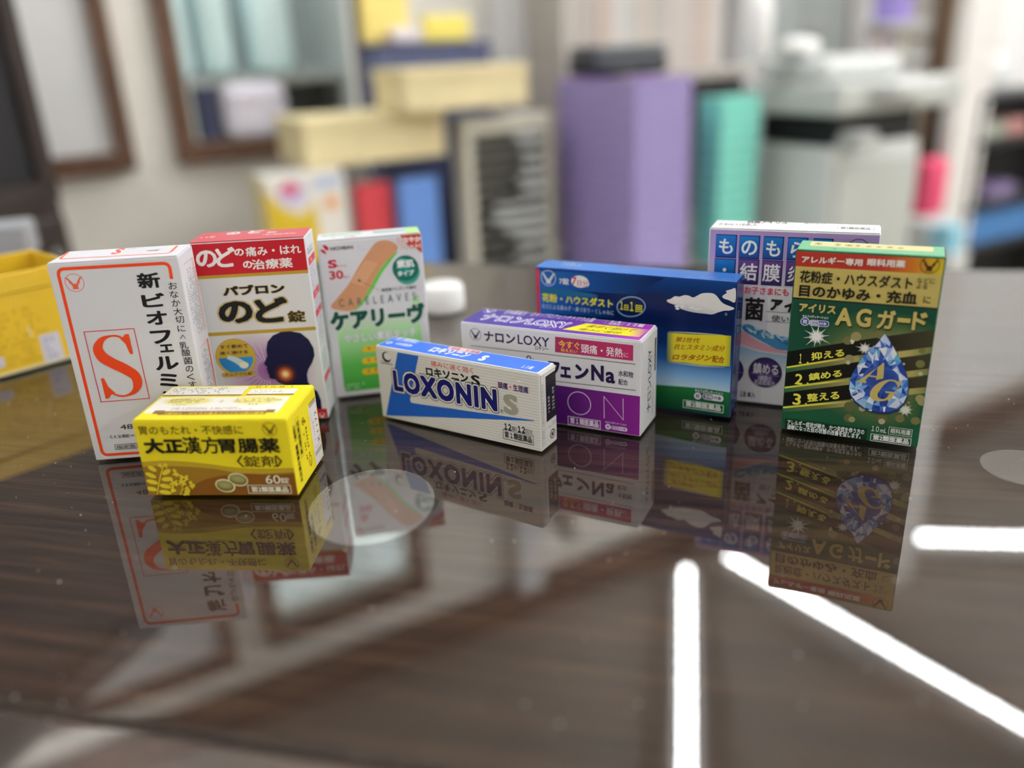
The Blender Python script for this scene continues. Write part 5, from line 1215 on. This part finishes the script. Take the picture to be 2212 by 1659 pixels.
for i, (t, w_, hh, z, cc, lab) in enumerate(((.02, .09, .10, zs[2], '8a7cc0', 'violet pack, left one on the top board of the side shelf'), (.115, .10, .11, zs[2], '9484c6', 'violet pack, right one on the top board of the side shelf'), (.02, .06, .09, zs[1], 'cfc4c0', 'beige pack, left one on the middle board of the side shelf'), (.09, .05, .08, zs[1], 'c9b9c4', 'pinkish pack, second on the middle board of the side shelf'), (.15, .06, .075, zs[1], 'b4b4a4', 'olive grey pack, right one on the middle board of the side shelf'), (.03, .07, .10, zs[0], 'e2e2e0', 'white pack on the lowest board of the side shelf'))):
    if t + w_ > ln: w_ = ln - t - .004
    tag(box('shelf_pack', 0, w_, 0, .1, 0, hh, mat('shelf_pack_' + cc, col(cc, 1.15), .5, noise=.05), None, .004, Vector((a.x, a.y, z + .001)) + WD * t - WN * .04, WYAW), lab, 'pack', 'packs on the side shelf')
p_ = at(1962, 190, 2.99); bm = bmesh.new(); lathe(bm, [(.03, 0), (.05, .02), (.05, .06), (.03, .085), (.012, .09)], 24)
tag(finish('white_bowl', bm, mat('gloss_white', col('f4f4f0', 1.1), .2, noise=.02), None, (p_.x, p_.y, zs[0] + .001), 0, True), 'glossy white lidded bowl on the lowest board of the side shelf', 'bowl')
# pink bag hanging and a cyan pack on a small stand left of the white pillar
p_ = at(2012, 600, 2.35); z1 = at(2012, 352, 2.35).z; z0 = at(2012, 470, 2.35).z
bs = empty('side_cabinet', Vector((p_.x, p_.y, FLOOR)), WYAW); zst = at(2000, 478, 2.35).z - FLOOR; zl = at(1975, 545, 2.3).z - FLOOR
tag(bs, 'narrow pale cabinet between the copier and the white pillar', 'cabinet')
box('cabinet_body', -.06, .085, 0, .13, 0, zst, M_cop2, bs, .004); box('front_ledge', -.06, .02, -.09, -.0005, 0, zl, M_cop2, bs, .003)
p2 = at(1972, 520, 2.37)
cy = tag(box('cyan_pack', -.03, .03, -.0, .06, 0, .075, mat('pack_cyan', col('8fcbe0', 1.15), .4, noise=.04), None, .006, Vector((p_.x, p_.y, FLOOR + zl + .001)) + WN * .075 - WD * .025, WYAW), 'light cyan pack on the low ledge of the narrow pale cabinet', 'pack')
bm = bmesh.new(); bm_box(bm, -.045, .045, 0, .07, 0, z1 - (FLOOR + zst) - .001, .02, 3)
tag(finish('pink_bag', bm, mat('bag_pink', col('d8486e', 1.2), .5, noise=.06), None, Vector((p_.x, p_.y, FLOOR + zst + .001)) + WD * .052 - WN * .05, WYAW, True), 'bright pink bag standing on the narrow pale cabinet', 'bag')
# dark rack at the far right with a blue bin and small things
a = at(2100, 400, 2.56)
rk = empty('dark_rack', Vector((a.x, a.y, FLOOR)), WYAW); tag(rk, 'black open rack right of the white pillar', 'rack')
zz = [at(2160, y, 2.3).z - FLOOR for y in (585, 485, 330, 235)]
RWD = .62
box('back_panel', 0, RWD, .14, .15, 0, zz[3] + .02, M_black, rk); box('side_panel', -.015, 0, 0, .15, 0, zz[3] + .02, M_dark, rk); box('side_panel', RWD, RWD + .015, 0, .15, 0, zz[3] + .02, M_dark, rk)
for z in (zz[0], zz[1], zz[2], zz[3] + .02): box('shelf_board', 0.0005, RWD - .0005, 0.001, .139, z - .016, z, M_dark, rk)
def on_rack(name, t, w_, hh, z, m, label, cat, n=.01, bev=.008):
    return tag(box(name, 0, w_, 0, .12, 0, hh, m, None, bev, rk.location + WD * t - WN * n + Vector((0, 0, z + .001)), WYAW), label, cat)
bn = empty('storage_bin', rk.location + WD * .01 - WN * .01 + Vector((0, 0, zz[0] + .001)), WYAW); tag(bn, 'blue plastic storage bin low on the black rack', 'bin')
MB_ = mat('bin_blue', col('3f78b4', 1.15), .4, noise=.05); hb = (zz[1] - zz[0]) * .72
box('bin_body', .004, .40, .004, .115, 0, hb - .014, MB_, bn, .006); box('bin_rim', 0, .404, 0, .119, hb - .0135, hb, MB_, bn, .004)
on_rack('lavender_pack', .10, .16, .05, zz[1], mat('pack_lavender', col('7a6c92'), .5, noise=.05), 'lavender pack on the black rack above the blue bin', 'pack')
on_rack('grey_pack', .03, .12, .045, zz[2], mat('pack_grey_green', col('9aa294'), .5, noise=.06), 'grey green pack on the upper board of the black rack', 'pack')
on_rack('pink_pack', .16, .10, .05, zz[2], mat('pack_rose', col('b88480'), .5, noise=.06), 'rose pack beside the grey green pack on the black rack', 'pack')
pt = Vector((0, 0, zz[3] + .021))
bm = bmesh.new(); bmesh.ops.create_icosphere(bm, subdivisions=3, radius=1)
for v in bm.verts: v.co = Vector((v.co.x * .06, v.co.y * .05, v.co.z * .06 + .06))
tag(finish('plastic_bundle', bm, mat('bundle_white', col('dfe8f0', 1.15), .3, noise=.04), None, rk.location + WD * .09 - WN * .07 + pt, 0, True), 'pale blue white plastic bundle on top of the black rack', 'bundle')
# white door beyond the rack
a = at(2150, 150, 3.0); ln = 1.1
struct(box('door_1', 0, ln, 0, .04, FLOOR + .001, 1.2, mat('door_white', col('e8eaec', 1.15), .35, noise=.02), None, .003, Vector((a.x, a.y, 0)), WYAW))
# ---------------------------------------------------------------- dark cabinet at the left
ck = at(100, 300, 1.42); CKX, CKY = ck.x, ck.y
topc = Vector((CKX, CKY, 0)); far = Vector((-.735, 1.30)); near = Vector((-.84, 1.036))
ed = (near - far).normalized(); ang = math.atan2(ed.y, ed.x)      # face edge running towards us
zc = .895
cb = empty('dark_cabinet', Vector((CKX, CKY, FLOOR)), ang); tag(cb, 'tall dark brown cabinet with glass front at the left edge', 'cabinet')
M_cab = mat('cabinet_dark_wood', col('2e2420'), .3, noise=.25, scale=12)
HH = zc - FLOOR
box('cabinet_body', 0, .62, -.42, -.002, 0, HH, M_cab, cb, .004)
gz0, gz1 = at(60, 450, 1.3).z - FLOOR, HH - .05
M_glass = mat('dark_glass', col('242427'), .4, spec=.3)
box('cabinet_door', .012, .30, -.0015, .014, .05, gz0 - .03, M_cab, cb, .003); box('cabinet_door', .305, .61, -.0015, .014, .05, gz0 - .03, M_cab, cb, .003)
bm = bmesh.new()
for a_ in ((.012, .042), (.575, .605)): bm_box(bm, a_[0], a_[1], -.0015, .016, gz0, gz1)
bm_box(bm, .042, .575, -.0015, .016, gz0, gz0 + .03); bm_box(bm, .042, .575, -.0015, .016, gz1 - .03, gz1)
fr_ = finish('glass_door', bm, M_cab, cb)
g = box('pane', .0425, .5745, .002, .006, gz0 + .0305, gz1 - .0305, M_glass, fr_)
g = box('door_handle', .05, .062, .0165, .03, gz0 - .18, gz0 - .08, mat('steel', col('b0b0b0'), .3, 1.0), cb, .003)
# grey box standing on the far left corner of the table
gb = at(10, 560, 1); tt = -O.z / (gb - O).z; gp = O + (gb - O) * tt
tag(box('grey_box', -.06, .028, 0, .05, 0, .036, mat('box_mid_grey', col('9a9ca0', 1.1), .5, noise=.06), None, .003, (gp.x, gp.y, .0), .3), 'mid grey box on the table behind the yellow tin', 'box')
wc = at(958, 668, 1); tt = -O.z / (wc - O).z; wp = O + (wc - O) * tt  # white disc put where only a bright glare lies on the table
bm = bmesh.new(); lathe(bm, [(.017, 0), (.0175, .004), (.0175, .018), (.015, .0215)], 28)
tag(finish('glare_stand_in', bm, mat('glare_white', col('f6f6f4', 1.1), .3, noise=.02), None, (wp.x, wp.y, 0.0), 0, True), 'small round white stand-in for a glare on the table right of the bandage box', 'glare stand-in')
# ---------------------------------------------------------------- cartons
for make in (carton_A, carton_B, carton_C, carton_D, carton_E, carton_F, carton_G, carton_H, carton_I): make()
